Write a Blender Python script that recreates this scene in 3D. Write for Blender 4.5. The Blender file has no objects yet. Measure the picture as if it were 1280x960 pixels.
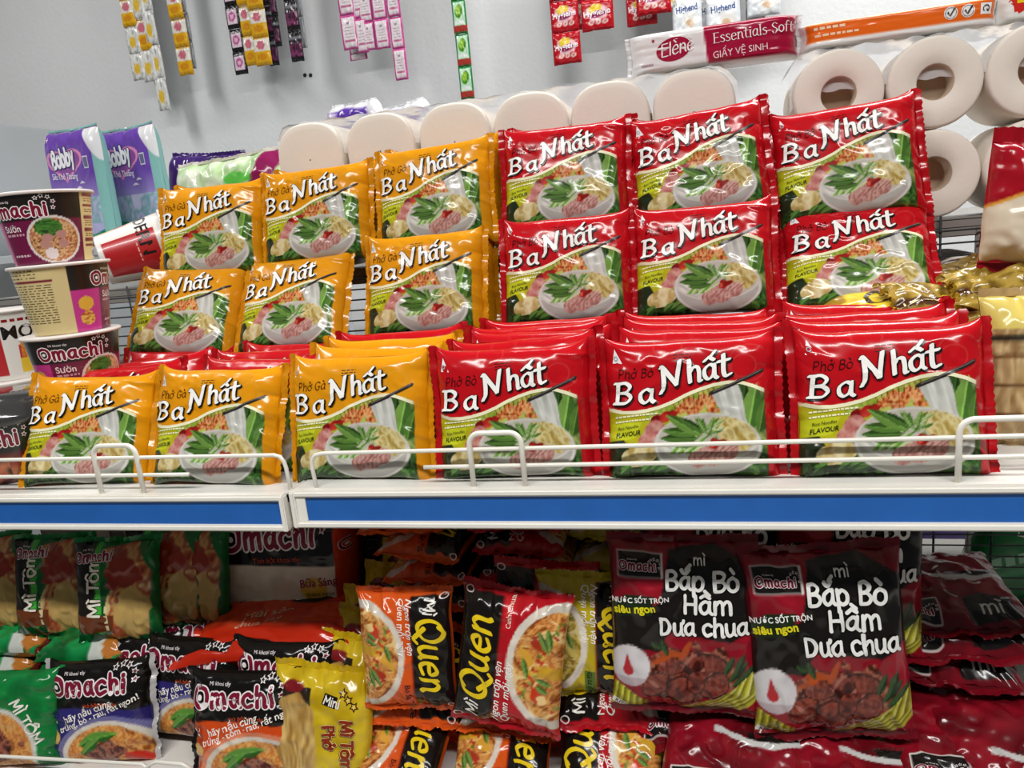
import bpy, bmesh, math, random, unicodedata
import numpy as np
from mathutils import Matrix, Vector

# ------------------------------------------------------------------ camera, world, lamps, exposure
scene = bpy.context.scene
COL = scene.collection
F_PX = 950.0
CAM_YAW, CAM_PITCH, CAM_ROLL = 14.4, 12.0, 5.5
SHELF_Y = 0.6314          # front edge of the upper shelf; its top is z = 0
CAM_LOC = np.array([0.0, 0.0, 0.2402])

def cam_basis():
    y, p, r = np.radians([CAM_YAW, CAM_PITCH, CAM_ROLL])
    f = np.array([-np.sin(y) * np.cos(p), np.cos(y) * np.cos(p), -np.sin(p)])
    r0 = np.array([np.cos(y), np.sin(y), 0.0]); u0 = np.cross(r0, f)
    return r0 * np.cos(r) - u0 * np.sin(r), u0 * np.cos(r) + r0 * np.sin(r), f
CB = cam_basis()
cam_data = bpy.data.cameras.new('camera')
cam_data.sensor_fit = 'HORIZONTAL'; cam_data.sensor_width = 36.0
cam_data.lens = 36.0 * F_PX / 1280.0
cam_data.clip_start = 0.01; cam_data.clip_end = 60
cam = bpy.data.objects.new('camera', cam_data); COL.objects.link(cam)
m = Matrix.Identity(4)
for i in range(3):
    m[i][0] = CB[0][i]; m[i][1] = CB[1][i]; m[i][2] = -CB[2][i]; m[i][3] = CAM_LOC[i]
cam.matrix_world = m
scene.camera = cam

def at(px, py, Y):
    r = CB[0] * (px - 640) / F_PX + CB[1] * (480 - py) / F_PX + CB[2]
    return CAM_LOC + r * (Y / r[1])

world = bpy.data.worlds.new('world'); scene.world = world; world.use_nodes = True
bg = world.node_tree.nodes['Background']
bg.inputs[0].default_value = (0.93, 0.96, 1.0, 1); bg.inputs[1].default_value = 0.07

def tube_lamp(name, loc, target, sx, sy, watts, col=(1, 0.985, 0.95)):
    l = bpy.data.lights.new(name, 'AREA'); l.shape = 'RECTANGLE'; l.size = sx; l.size_y = sy
    l.energy = watts; l.color = col
    o = bpy.data.objects.new(name, l); COL.objects.link(o); o.location = loc
    d = Vector(target) - Vector(loc)
    o.rotation_euler = d.to_track_quat('-Z', 'Y').to_euler()
    return o
# fluorescent battens on the ceiling over the aisles
tube_lamp('ceiling_tube_lamp', (-0.55, -0.65, 1.75), (-0.55, -0.65, 0), 1.2, 0.16, 33)
tube_lamp('ceiling_tube_lamp', (0.75, -0.65, 1.75), (0.75, -0.65, 0), 1.2, 0.16, 33)
tube_lamp('ceiling_tube_lamp', (-1.9, 0.9, 1.75), (-1.9, 0.9, 0), 0.16, 1.2, 20)
tube_lamp('ceiling_tube_lamp', (0.1, 1.5, 1.75), (0.1, 1.5, 0), 1.2, 0.16, 18)

tube_lamp('ceiling_tube_lamp', (1.0, 1.6, 1.75), (1.0, 1.6, 0), 1.2, 0.16, 26)  # extra lamp added to brighten the far white shelf and right wall

vs = scene.view_settings
vs.view_transform = 'Standard'; vs.look = 'None'; vs.gamma = 1.0; vs.use_curve_mapping = False
vs.exposure = 0.08

# ------------------------------------------------------------------ helpers
rnd = random.Random(7)
def lin(c):
    c = np.asarray(c, float)
    return np.where(c <= 0.04045, c / 12.92, ((c + 0.055) / 1.055) ** 2.4)
def hx(s):
    s = s.lstrip('#'); return np.array([int(s[i:i + 2], 16) / 255 for i in (0, 2, 4)])
def smooth(a, b, x):
    t = np.clip((x - a) / (b - a), 0, 1); return t * t * (3 - 2 * t)
def hash2(ix, iy, seed):
    h = np.sin(ix * 127.1 + iy * 311.7 + seed * 74.7) * 43758.5453
    return h - np.floor(h)
def vn(x, y, seed=0):
    x = np.asarray(x, float); y = np.asarray(y, float)
    ix = np.floor(x); iy = np.floor(y); fx = x - ix; fy = y - iy
    fx = fx * fx * (3 - 2 * fx); fy = fy * fy * (3 - 2 * fy)
    a = hash2(ix, iy, seed); b = hash2(ix + 1, iy, seed); c = hash2(ix, iy + 1, seed); d = hash2(ix + 1, iy + 1, seed)
    return (a * (1 - fx) + b * fx) * (1 - fy) + (c * (1 - fx) + d * fx) * fy
def fbm(x, y, seed=0, octv=3):
    s = 0; a = 0.5; t = 0
    for o in range(octv):
        s = s + a * vn(x * 2 ** o, y * 2 ** o, seed + o * 13); t += a; a *= 0.5
    return s / t

MATS = {}
def principled(name):
    m_ = bpy.data.materials.new(name); m_.use_nodes = True
    return m_, m_.node_tree.nodes['Principled BSDF'], m_.node_tree
def set_in(n, k, v):
    if k in n.inputs: n.inputs[k].default_value = v
def add_bump(nt, b, scale, dist, strength=1.0, detail=2):
    tc = nt.nodes.new('ShaderNodeTexCoord'); nz = nt.nodes.new('ShaderNodeTexNoise'); bp = nt.nodes.new('ShaderNodeBump')
    nz.inputs['Scale'].default_value = scale; nz.inputs['Detail'].default_value = detail
    bp.inputs['Distance'].default_value = dist; bp.inputs['Strength'].default_value = strength
    nt.links.new(tc.outputs['Object'], nz.inputs['Vector']); nt.links.new(nz.outputs[0], bp.inputs['Height'])
    nt.links.new(bp.outputs[0], b.inputs['Normal'])
def print_mat(name, rough=0.25, spec=0.5, coat=0.25, bump=True, bscale=60, bdist=0.0006):
    if name in MATS: return MATS[name]
    m_, b, nt = principled(name)
    vc = nt.nodes.new('ShaderNodeVertexColor'); vc.layer_name = 'Col'
    nt.links.new(vc.outputs['Color'], b.inputs['Base Color'])
    set_in(b, 'Roughness', rough); set_in(b, 'Specular IOR Level', spec); set_in(b, 'Coat Weight', coat); set_in(b, 'Coat Roughness', 0.08)
    if bump: add_bump(nt, b, bscale, bdist)
    MATS[name] = m_; return m_
def plain(name, col, rough=0.5, metal=0.0, bump=None, var=0.0, spec=0.5, coat=0.0, vscale=8.0):
    if name in MATS: return MATS[name]
    m_, b, nt = principled(name)
    c = lin(hx(col) if isinstance(col, str) else col)
    b.inputs['Base Color'].default_value = (*c, 1)
    if var > 0:
        tc = nt.nodes.new('ShaderNodeTexCoord'); nz = nt.nodes.new('ShaderNodeTexNoise'); rp = nt.nodes.new('ShaderNodeValToRGB')
        nz.inputs['Scale'].default_value = vscale; nz.inputs['Detail'].default_value = 5
        rp.color_ramp.elements[0].position = 0.3; rp.color_ramp.elements[1].position = 0.7
        rp.color_ramp.elements[0].color = (*(c * (1 - var)), 1); rp.color_ramp.elements[1].color = (*np.clip(c * (1 + var), 0, 1), 1)
        nt.links.new(tc.outputs['Object'], nz.inputs['Vector']); nt.links.new(nz.outputs[0], rp.inputs[0]); nt.links.new(rp.outputs[0], b.inputs['Base Color'])
    set_in(b, 'Roughness', rough); set_in(b, 'Metallic', metal); set_in(b, 'Specular IOR Level', spec); set_in(b, 'Coat Weight', coat)
    if bump: add_bump(nt, b, *bump)
    MATS[name] = m_; return m_
def film_mat(name='clear_film', alpha=0.16, tint=(1, 1, 1)):
    if name in MATS: return MATS[name]
    m_ = bpy.data.materials.new(name); m_.use_nodes = True; nt = m_.node_tree; nt.nodes.clear()
    out = nt.nodes.new('ShaderNodeOutputMaterial'); tr = nt.nodes.new('ShaderNodeBsdfTransparent')
    gl = nt.nodes.new('ShaderNodeBsdfGlossy'); df = nt.nodes.new('ShaderNodeBsdfDiffuse'); fr = nt.nodes.new('ShaderNodeFresnel')
    mx = nt.nodes.new('ShaderNodeMixShader'); mx2 = nt.nodes.new('ShaderNodeMixShader')
    gl.inputs['Roughness'].default_value = 0.12; df.inputs['Color'].default_value = (*tint, 1); mx.inputs[0].default_value = alpha
    fr.inputs[0].default_value = 1.35
    tc = nt.nodes.new('ShaderNodeTexCoord'); nz = nt.nodes.new('ShaderNodeTexNoise'); bp = nt.nodes.new('ShaderNodeBump')
    nz.inputs['Scale'].default_value = 40; bp.inputs['Distance'].default_value = 0.002
    nt.links.new(tc.outputs['Object'], nz.inputs['Vector']); nt.links.new(nz.outputs[0], bp.inputs['Height'])
    for n in (gl, fr): nt.links.new(bp.outputs[0], n.inputs['Normal'])
    nt.links.new(tr.outputs[0], mx.inputs[1]); nt.links.new(df.outputs[0], mx.inputs[2])
    nt.links.new(fr.outputs[0], mx2.inputs[0]); nt.links.new(mx.outputs[0], mx2.inputs[1]); nt.links.new(gl.outputs[0], mx2.inputs[2])
    nt.links.new(mx2.outputs[0], out.inputs[0])
    MATS[name] = m_; return m_

def mesh_np(name, V, Fc, colors=None, smoothf=True):
    me = bpy.data.meshes.new(name)
    me.from_pydata([tuple(v) for v in np.asarray(V, float).tolist()], [], [tuple(f) for f in (Fc.tolist() if isinstance(Fc, np.ndarray) else Fc)])
    if colors is not None:
        at_ = me.color_attributes.new('Col', 'FLOAT_COLOR', 'POINT')
        c = np.ones((len(V), 4)); c[:, :3] = lin(np.clip(colors, 0, 1))
        at_.data.foreach_set('color', c.ravel().astype(np.float32))
    if smoothf: me.polygons.foreach_set('use_smooth', [True] * len(me.polygons))
    me.update(); return me
def link(name, me, mat=None, parent=None):
    o = bpy.data.objects.new(name, me); COL.objects.link(o)
    if mat is not None and not me.materials: me.materials.append(mat)
    if parent is not None: o.parent = parent
    return o
def tag(o, label, cat, group=None, kind=None):
    if label: o['label'] = label
    if cat: o['category'] = cat
    if group: o['group'] = group
    if kind: o['kind'] = kind
    return o
def thing(name, label, cat, loc=(0, 0, 0), rot=(0, 0, 0), group=None):
    o = bpy.data.objects.new(name, None); COL.objects.link(o); o.empty_display_size = 0.02
    o.location = loc; o.rotation_euler = tuple(math.radians(a) for a in rot)
    return tag(o, label, cat, group)
def dup(root, label, loc, rot, scale=None, group=None):
    def cp(o, par):
        c = o.copy(); COL.objects.link(c); c.parent = par
        for ch in o.children: cp(ch, c)
        return c
    r = cp(root, None); r.location = loc; r.rotation_euler = tuple(math.radians(a) for a in rot)
    if scale: r.scale = scale
    r['label'] = label
    if group: r['group'] = group
    return r
def grid_faces(nx, ny, base=0, flip=False):
    i = np.arange((nx - 1) * (ny - 1)); r = i // (nx - 1); c = i % (nx - 1)
    a = r * nx + c + base
    f = np.stack([a, a + 1, a + nx + 1, a + nx], 1)
    return f[:, ::-1] if flip else f
def bevel_box(name, size, mat, parent=None, loc=(0, 0, 0), bev=0.002, seg=2, rot=None):
    bm = bmesh.new(); bmesh.ops.create_cube(bm, size=1)
    bmesh.ops.scale(bm, vec=size, verts=bm.verts)
    if bev: bmesh.ops.bevel(bm, geom=bm.edges[:], offset=bev, segments=seg, affect='EDGES')
    if rot: bmesh.ops.rotate(bm, cent=(0, 0, 0), matrix=Matrix.Rotation(math.radians(rot[1]), 3, rot[0]), verts=bm.verts)
    bmesh.ops.translate(bm, vec=loc, verts=bm.verts)
    me = bpy.data.meshes.new(name); bm.to_mesh(me); bm.free()
    return link(name, me, mat, parent)
def tube_mesh(name, paths, r, mat, parent=None, n=8):
    V = []; Fc = []
    for P in paths:
        P = np.asarray(P, float); k = len(P); b0 = len(V)
        T = np.gradient(P, axis=0); T /= np.linalg.norm(T, axis=1)[:, None] + 1e-12
        ref = np.array([0, 1, 0.0]) if abs(T[0][1]) < 0.9 else np.array([1.0, 0, 0])
        for i in range(k):
            u = np.cross(T[i], ref); u /= np.linalg.norm(u) + 1e-12; w = np.cross(T[i], u)
            for j in range(n):
                a = 2 * math.pi * j / n; V.append(P[i] + r * (u * math.cos(a) + w * math.sin(a)))
        for i in range(k - 1):
            for j in range(n):
                j2 = (j + 1) % n; Fc.append((b0 + i * n + j, b0 + i * n + j2, b0 + (i + 1) * n + j2, b0 + (i + 1) * n + j))
        Fc.append(tuple(b0 + j for j in range(n))[::-1]); Fc.append(tuple(b0 + (k - 1) * n + j for j in range(n)))
    me = mesh_np(name, V, Fc); return link(name, me, mat, parent)
def lathe(name, prof, mat, parent=None, n=48, colfn=None, cap=False):
    prof = np.asarray(prof, float); k = len(prof)
    th = np.linspace(0, 2 * math.pi, n + 1)
    V = np.stack([np.outer(prof[:, 0], np.sin(th)), -np.outer(prof[:, 0], np.cos(th)), np.repeat(prof[:, 1][:, None], n + 1, 1)], -1).reshape(-1, 3)
    Fc = grid_faces(n + 1, k)
    c = None
    if colfn is not None:
        t = np.concatenate([[0], np.cumsum(np.linalg.norm(np.diff(prof, axis=0), axis=1))]); t /= t[-1]
        U = np.tile(th / (2 * math.pi), k); Vv = np.repeat(t, n + 1); c = colfn(U, Vv)
    me = mesh_np(name, V, Fc, c); return link(name, me, mat, parent)

# ------------------------------------------------------------------ 2-D print: raster painter evaluated at mesh vertices
class Paint:
    def __init__(s, X, Y, base):
        s.X = np.asarray(X, float); s.Y = np.asarray(Y, float); s.c = np.empty((s.X.size, 3)); s.c[:] = C3(base)
    def put(s, mask, col):
        s.c[mask] = C3(col) if not (isinstance(col, np.ndarray) and col.ndim == 2) else col[mask]; return mask
    def inpoly(s, pts):
        m_ = np.zeros(s.X.size, bool); n = len(pts)
        for i in range(n):
            x1, y1 = pts[i]; x2, y2 = pts[(i + 1) % n]
            if y1 == y2: continue
            cnd = ((y1 > s.Y) != (y2 > s.Y)) & (s.X < (x2 - x1) * (s.Y - y1) / (y2 - y1) + x1); m_ ^= cnd
        return m_
    def poly(s, pts, col): return s.put(s.inpoly(pts), col)
    def ellm(s, cx, cy, rx, ry, rot=0.0, wob=0.0, seed=0):
        a = math.radians(rot); dx = s.X - cx; dy = s.Y - cy
        u = (dx * math.cos(a) + dy * math.sin(a)) / rx; v = (-dx * math.sin(a) + dy * math.cos(a)) / ry
        d = np.hypot(u, v)
        if wob: d = d * (1 + wob * (vn(s.X * 14 + 5, s.Y * 14, seed) - 0.5) * 2)
        return d
    def ell(s, cx, cy, rx, ry, col, rot=0.0, wob=0.0, seed=0, cut=None):
        m_ = s.ellm(cx, cy, rx, ry, rot, wob, seed) < 1
        if cut is not None: m_ &= cut
        return s.put(m_, col)
    def mott(s, mask, cols, sc=30, seed=0, sx=1.0, rot=0.0):
        a = math.radians(rot); x = (s.X * math.cos(a) + s.Y * math.sin(a)) * sx; y = -s.X * math.sin(a) + s.Y * math.cos(a)
        n = fbm(x * sc, y * sc, seed, 3); n = np.clip((n - 0.25) / 0.5, 0, 0.999)
        k = len(cols) - 1; f = n * k; i = np.clip(f.astype(int), 0, k - 1); f = (f - i)[:, None]
        cc = np.array([C3(c) for c in cols]); col = cc[i] * (1 - f) + cc[i + 1] * f
        s.c[mask] = col[mask]; return mask
    def line(s, pts, w, col):
        m_ = np.zeros(s.X.size, bool)
        for (x1, y1), (x2, y2) in zip(pts[:-1], pts[1:]):
            dx, dy = x2 - x1, y2 - y1; L = dx * dx + dy * dy + 1e-12
            t = np.clip(((s.X - x1) * dx + (s.Y - y1) * dy) / L, 0, 1)
            m_ |= np.hypot(s.X - x1 - t * dx, s.Y - y1 - t * dy) < w
        return s.put(m_, col)
    def leaf(s, x1, y1, x2, y2, w, c1, c2):
        dx, dy = x2 - x1, y2 - y1; L = math.hypot(dx, dy)
        t = ((s.X - x1) * dx + (s.Y - y1) * dy) / L / L; d = ((s.X - x1) * -dy + (s.Y - y1) * dx) / L
        m_ = (t > 0) & (t < 1) & (np.abs(d) < w * np.sin(np.pi * np.clip(t, 0, 1)) ** 0.8)
        s.put(m_, c1); s.put(m_ & (d > 0.0) , c2); s.put(m_ & (np.abs(d) < w * 0.09), C3(c2) * 1.25); return m_
    def wave(s, pts):
        p = np.array(pts); return np.interp(s.X, p[:, 0], p[:, 1])
def C3(c):
    if isinstance(c, str): return hx(c)
    return np.clip(np.asarray(c, float), 0, 1)

# ------------------------------------------------------------------ 2-D lettering: nib strokes and font outlines, mapped on to a surface
GL = {
 'B': (.54, [[(.1, 0), (.1, .72)], [(.1, .72), (.3, .73), (.43, .6), (.34, .43), (.1, .39)], [(.12, .39), (.36, .37), (.48, .2), (.36, .02), (.1, 0)]]),
 'a': (.50, [[(.4, .44), (.26, .5), (.09, .36), (.08, .14), (.2, .02), (.34, .12), (.4, .3)], [(.41, .5), (.4, .12), (.48, .01)]]),
 'N': (.74, [[(.06, -.12), (.16, .1), (.17, .66)], [(.1, .7), (.17, .68), (.52, .08)], [(.52, .06), (.6, .5), (.66, .78)]]),
 'h': (.50, [[(.1, .76), (.1, 0)], [(.1, .3), (.22, .48), (.36, .46), (.4, .3), (.4, .02), (.46, 0)]]),
 't': (.36, [[(.17, .7), (.15, .16), (.22, .02), (.34, .05)], [(.02, .5), (.33, .52)]]),
 'P': (.5, [[(.1, 0), (.1, .72)], [(.1, .72), (.34, .72), (.44, .54), (.32, .36), (.1, .35)]]),
 'o': (.48, [[(.24, .5), (.07, .38), (.07, .12), (.24, 0), (.41, .12), (.41, .38), (.24, .5)]]),
 'O': (.74, [[(.37, .72), (.1, .6), (.06, .32), (.18, .06), (.4, 0), (.64, .14), (.68, .42), (.58, .64), (.37, .72)]]),
 'G': (.62, [[(.54, .6), (.36, .73), (.12, .58), (.08, .26), (.24, .02), (.46, .06), (.54, .28)], [(.36, .3), (.58, .3)]]),
 'm': (.74, [[(.09, .5), (.09, 0)], [(.09, .34), (.22, .5), (.34, .42), (.36, 0)], [(.36, .34), (.5, .5), (.62, .42), (.64, 0)]]),
 'n': (.5, [[(.09, .5), (.09, 0)], [(.09, .32), (.24, .5), (.38, .42), (.4, .12), (.47, 0)]]),
 'c': (.44, [[(.4, .42), (.26, .5), (.08, .38), (.07, .14), (.2, 0), (.4, .07)]]),
 'i': (.22, [[(.11, .5), (.11, 0)], [(.11, .66), (.11, .69)]]),
 'p': (.5, [[(.09, .5), (.09, -.24)], [(.09, .36), (.26, .5), (.42, .36), (.4, .1), (.24, 0), (.09, .1)]]),
 'H': (.58, [[(.1, .72), (.1, 0)], [(.48, .72), (.48, 0)], [(.1, .36), (.48, .38)]]),
 'D': (.58, [[(.1, .72), (.1, 0)], [(.1, .72), (.36, .66), (.5, .38), (.38, .08), (.1, 0)]]),
 'u': (.5, [[(.08, .5), (.08, .16), (.18, .01), (.32, .06), (.4, .24)], [(.4, .5), (.4, .1), (.47, 0)]]),
 'Q': (.78, [[(.38, .74), (.1, .6), (.06, .3), (.2, .04), (.42, .0), (.66, .16), (.7, .44), (.58, .66), (.38, .74), (.24, .62)], [(.3, .2), (.5, .02), (.7, -.14), (.82, -.06)]]),
 'e': (.46, [[(.07, .27), (.38, .3), (.36, .46), (.24, .5), (.08, .38), (.07, .14), (.2, 0), (.41, .08)]]),
 'b': (.5, [[(.1, .76), (.09, 0)], [(.09, .1), (.24, 0), (.42, .14), (.4, .4), (.26, .5), (.09, .36)]]),
 'y': (.48, [[(.06, .5), (.24, .04)], [(.42, .5), (.24, .04), (.1, -.22)]]),
 'E': (.52, [[(.1, .72), (.1, 0)], [(.1, .72), (.46, .72)], [(.1, .38), (.38, .38)], [(.1, 0), (.47, 0)]]),
 'l': (.22, [[(.11, .76), (.11, 0)]]),
 's': (.4, [[(.34, .44), (.2, .5), (.07, .4), (.16, .28), (.3, .2), (.33, .08), (.18, 0), (.05, .07)]]),
 'S': (.5, [[(.44, .62), (.26, .73), (.08, .6), (.14, .44), (.36, .3), (.44, .16), (.26, 0), (.06, .1)]]),
 'f': (.34, [[(.34, .72), (.22, .76), (.14, .62), (.13, 0)], [(.02, .5), (.3, .5)]]),
 'r': (.36, [[(.09, .5), (.09, 0)], [(.09, .3), (.2, .47), (.33, .47)]]),
 'g': (.5, [[(.4, .4), (.24, .5), (.08, .36), (.1, .1), (.24, .02), (.4, .16)], [(.4, .5), (.4, -.1), (.24, -.24), (.08, -.16)]]),
 'U': (.58, [[(.09, .72), (.1, .2), (.28, 0), (.46, .2), (.48, .72)]]),
 'C': (.56, [[(.5, .6), (.34, .73), (.1, .56), (.08, .2), (.28, 0), (.5, .12)]]),
 'T': (.52, [[(.26, .72), (.26, 0)], [(.02, .72), (.5, .72)]]),
 'M': (.72, [[(.08, 0), (.12, .72)], [(.12, .72), (.36, .2)], [(.36, .2), (.6, .72)], [(.6, .72), (.64, 0)]]),
 'I': (.24, [[(.12, .72), (.12, 0)]]), 'L': (.46, [[(.1, .72), (.1, 0)], [(.1, 0), (.42, 0)]]),
 ' ': (.28, []), '-': (.3, [[(.05, .27), (.25, .27)]]), '!': (.2, [[(.1, .72), (.1, .22)], [(.1, .02), (.1, .05)]]), ',': (.2, [[(.1, .05), (.06, -.1)]]),
}
MARK = {'\u0301': [[(-.05, .0), (.1, .16)]], '\u0300': [[(-.1, .16), (.05, .0)]], '\u0302': [[(-.16, 0), (0, .12)], [(0, .12), (.16, 0)]],
        '\u0306': [[(-.15, .12), (-.06, .0), (.06, .0), (.15, .12)]], '\u0309': [[(-.06, .12), (.04, .16), (.06, .06), (.0, .0)]], '\u0303': [[(-.14, .02), (-.05, .1), (.05, .03), (.14, .1)]]}
def catmull(P, sub=6):
    P = np.asarray(P, float)
    if len(P) < 3: return np.linspace(P[0], P[-1], 7)
    Q = np.vstack([2 * P[0] - P[1], P, 2 * P[-1] - P[-2]]); out = []
    for i in range(1, len(Q) - 2):
        t = np.linspace(0, 1, sub, endpoint=False)[:, None]
        a, b, c, d = Q[i - 1], Q[i], Q[i + 1], Q[i + 2]
        out.append(0.5 * (2 * b + (c - a) * t + (2 * a - 5 * b + 4 * c - d) * t ** 2 + (3 * b - a - 3 * c + d) * t ** 3))
    out.append(P[-1][None]); return np.vstack(out)
_fontcache = {}
def font_poly(txt, bold=0.0):
    k = (txt, bold)
    if k in _fontcache: return _fontcache[k]
    cu = bpy.data.curves.new('txt', 'FONT'); cu.body = txt; cu.size = 1.0; cu.resolution_u = 3; cu.offset = bold; cu.fill_mode = 'FRONT'
    ob = bpy.data.objects.new('txt', cu); COL.objects.link(ob)
    me = ob.to_mesh(); V = np.array([(v.co.x, v.co.y) for v in me.vertices]); me.calc_loop_triangles()
    T = [tuple(t.vertices) for t in me.loop_triangles]; ob.to_mesh_clear()
    bpy.data.objects.remove(ob); bpy.data.curves.remove(cu)
    if len(V) == 0: V = np.zeros((1, 2))
    _fontcache[k] = (V, T); return _fontcache[k]
class Decal:
    """flat print collected as 2-D faces (with a colour and a layer) that are laid on a surface afterwards"""
    def __init__(s): s.V = []; s.F = []; s.C = []; s.L = []; s.I = []; s.n = 0
    def add(s, V, Fc, col, layer=0, isz=None):
        V = np.asarray(V, float); s.I.append(isz or 1e9); s.V.append(V); s.F += [tuple(int(i) + s.n for i in f) for f in Fc]
        s.C.append(np.tile(C3(col), (len(V), 1))); s.L.append(np.full(len(V), layer)); s.n += len(V)
    def xf(s, P, x, y, sz, rot, shear=0.0, sx=1.0):
        P = np.asarray(P, float); a = math.radians(rot)
        px = (P[:, 0] * sx + P[:, 1] * shear) * sz; py = P[:, 1] * sz
        return np.stack([x + px * math.cos(a) - py * math.sin(a), y + px * math.sin(a) + py * math.cos(a)], 1)
    def ribbon(s, P, hw, col, layer, nib=None, cap=True):
        P = np.asarray(P, float); T = np.gradient(P, axis=0); T /= np.linalg.norm(T, axis=1)[:, None] + 1e-9
        N = np.stack([-T[:, 1], T[:, 0]], 1)
        if nib is None: h = np.full(len(P), hw)
        else:
            a, thin = nib; a = math.radians(a); d = np.array([math.cos(a), math.sin(a)]); e = np.array([-d[1], d[0]])
            h = np.sqrt((hw * (N @ d)) ** 2 + (thin * (N @ e)) ** 2)
        A = P + N * h[:, None]; B = P - N * h[:, None]; k = len(P)
        s.add(np.vstack([A, B]), [(i, i + 1, k + i + 1, k + i) for i in range(k - 1)], col, layer)
        if cap:
            for q in (P[0], P[-1]):
                t = np.linspace(0, 2 * np.pi, 10, endpoint=False)
                if nib is None: E_ = np.stack([np.cos(t), np.sin(t)], 1) * hw
                else: E_ = np.outer(np.cos(t), d * hw) + np.outer(np.sin(t), e * thin)
                s.add(q + E_, [tuple(range(10))], col, layer)
    def stroke_text(s, txt, x, y, sz, rot=0, col='#ffffff', w=.09, layer=1, nib=None, shear=0.0, sx=1.0, outline=None, shadow=None, track=0.0, serif=0.0):
        """outline=(colour, extra); shadow=(colour, extra, dx, dy) all in em units"""
        cx = 0.0; strokes = []
        for ch in unicodedata.normalize('NFD', txt):
            if ch in MARK or ch in '\u031b\u0323':
                b = last; top = .655 if b[2].islower() and b[2] not in 'bhlt' else .80
                if ch == '\u031b': strokes.append([(b[0] + b[1] * .8, .48), (b[0] + b[1] * .95, .52), (b[0] + b[1] * 1.0, .62)])
                elif ch == '\u0323': strokes.append([(b[0] + b[1] / 2, -.16), (b[0] + b[1] / 2, -.14)])
                else:
                    top += stack
                    for st in MARK[ch]: strokes.append([(b[0] + b[1] / 2 + p[0] + (.1 if stack else 0), top + p[1]) for p in st])
                    stack += .12
                continue
            adv, st = GL[ch]
            for q in st: strokes.append([(cx + p[0], p[1]) for p in q])
            if serif and ch.isalpha():
                for q in st:
                    if len(q) == 2 and abs(q[0][0] - q[1][0]) < .03:
                        for p in q: strokes.append([(cx + p[0] - serif, p[1]), (cx + p[0] + serif, p[1])])
            last = (cx, adv, ch); stack = 0.0; cx += adv + track
        for q in strokes:
            P = catmull(q)
            if shadow: s.ribbon(s.xf(P + np.array([shadow[2], shadow[3]]), x, y, sz, rot, shear, sx), (w + shadow[1]) * sz, shadow[0], layer - 2, None if nib is None else (nib[0], (nib[1] + shadow[1]) * sz))
            if outline: s.ribbon(s.xf(P, x, y, sz, rot, shear, sx), (w + outline[1]) * sz, outline[0], layer - 1, None if nib is None else (nib[0], (nib[1] + outline[1]) * sz))
            s.ribbon(s.xf(P, x, y, sz, rot, shear, sx), w * sz, col, layer, None if nib is None else (nib[0], nib[1] * sz))
        return cx * sz
    def text(s, txt, x, y, sz, rot=0, col='#000000', layer=1, bold=0.0, shear=0.0, sx=1.0, center=False):
        V, T = font_poly(txt, bold)
        if center: V = V - np.array([(V[:, 0].max() + V[:, 0].min()) / 2, 0])
        s.add(s.xf(V, x, y, sz, rot, shear, sx), T, col, layer, sz * .6)
    def poly(s, pts, col, layer=0): s.add(pts, [tuple(range(len(pts)))], col, layer)
    def rect(s, x0, y0, x1, y1, col, layer=0, nx=6, ny=4, rot=0):
        X, Y = np.meshgrid(np.linspace(0, 1, nx), np.linspace(0, 1, ny)); P = np.stack([x0 + X.ravel() * (x1 - x0), y0 + Y.ravel() * (y1 - y0)], 1)
        if rot:
            a = math.radians(rot); c = np.array([x0, y0]); d = P - c
            P = c + np.stack([d[:, 0] * math.cos(a) - d[:, 1] * math.sin(a), d[:, 0] * math.sin(a) + d[:, 1] * math.cos(a)], 1)
        s.add(P, grid_faces(nx, ny), col, layer)
    def disc(s, cx, cy, rx, ry, col, layer=0, rot=0, n=24, inner=0.0):
        a = math.radians(rot); t = np.linspace(0, 2 * np.pi, n, endpoint=False)
        E_ = np.stack([cx + rx * np.cos(t) * math.cos(a) - ry * np.sin(t) * math.sin(a), cy + rx * np.cos(t) * math.sin(a) + ry * np.sin(t) * math.cos(a)], 1)
        if inner == 0: s.add(np.vstack([[(cx, cy)], E_]), [(0, 1 + i, 1 + (i + 1) % n) for i in range(n)], col, layer)
        else:
            I_ = (E_ - (cx, cy)) * inner + (cx, cy)
            s.add(np.vstack([E_, I_]), [(i, (i + 1) % n, n + (i + 1) % n, n + i) for i in range(n)], col, layer)
    def star(s, cx, cy, r, col, layer=1, rot=0, inner=.5):
        P = []
        for i in range(10):
            a = math.radians(90 + rot + i * 36); q = r if i % 2 == 0 else r * inner; P.append((cx + q * math.cos(a), cy + q * math.sin(a)))
        s.add(np.vstack([[(cx, cy)], P]), [(0, 1 + i, 1 + (i + 1) % 10) for i in range(10)], col, layer)
    def star_line(s, cx, cy, r, col, hole, layer=1, rot=0):
        s.star(cx, cy, r, col, layer, rot); s.star(cx, cy, r * .55, hole, layer + .5, rot)
    def greek(s, x0, y0, x1, h, col, layer=1, rot=0, seed=0, word=.03):
        """a line of print too small to read: short dashes"""
        r = random.Random(seed); x = x0; a = math.radians(rot)
        while x < x1:
            w = min(x1 - x, word * r.uniform(.6, 1.5)); P = np.array([(x - x0, 0), (x - x0 + w, 0), (x - x0 + w, h), (x - x0, h)])
            s.add(np.stack([x0 + P[:, 0] * math.cos(a) - P[:, 1] * math.sin(a), y0 + P[:, 0] * math.sin(a) + P[:, 1] * math.cos(a)], 1), [(0, 1, 2, 3)], col, layer); x += w + word * .35
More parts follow.
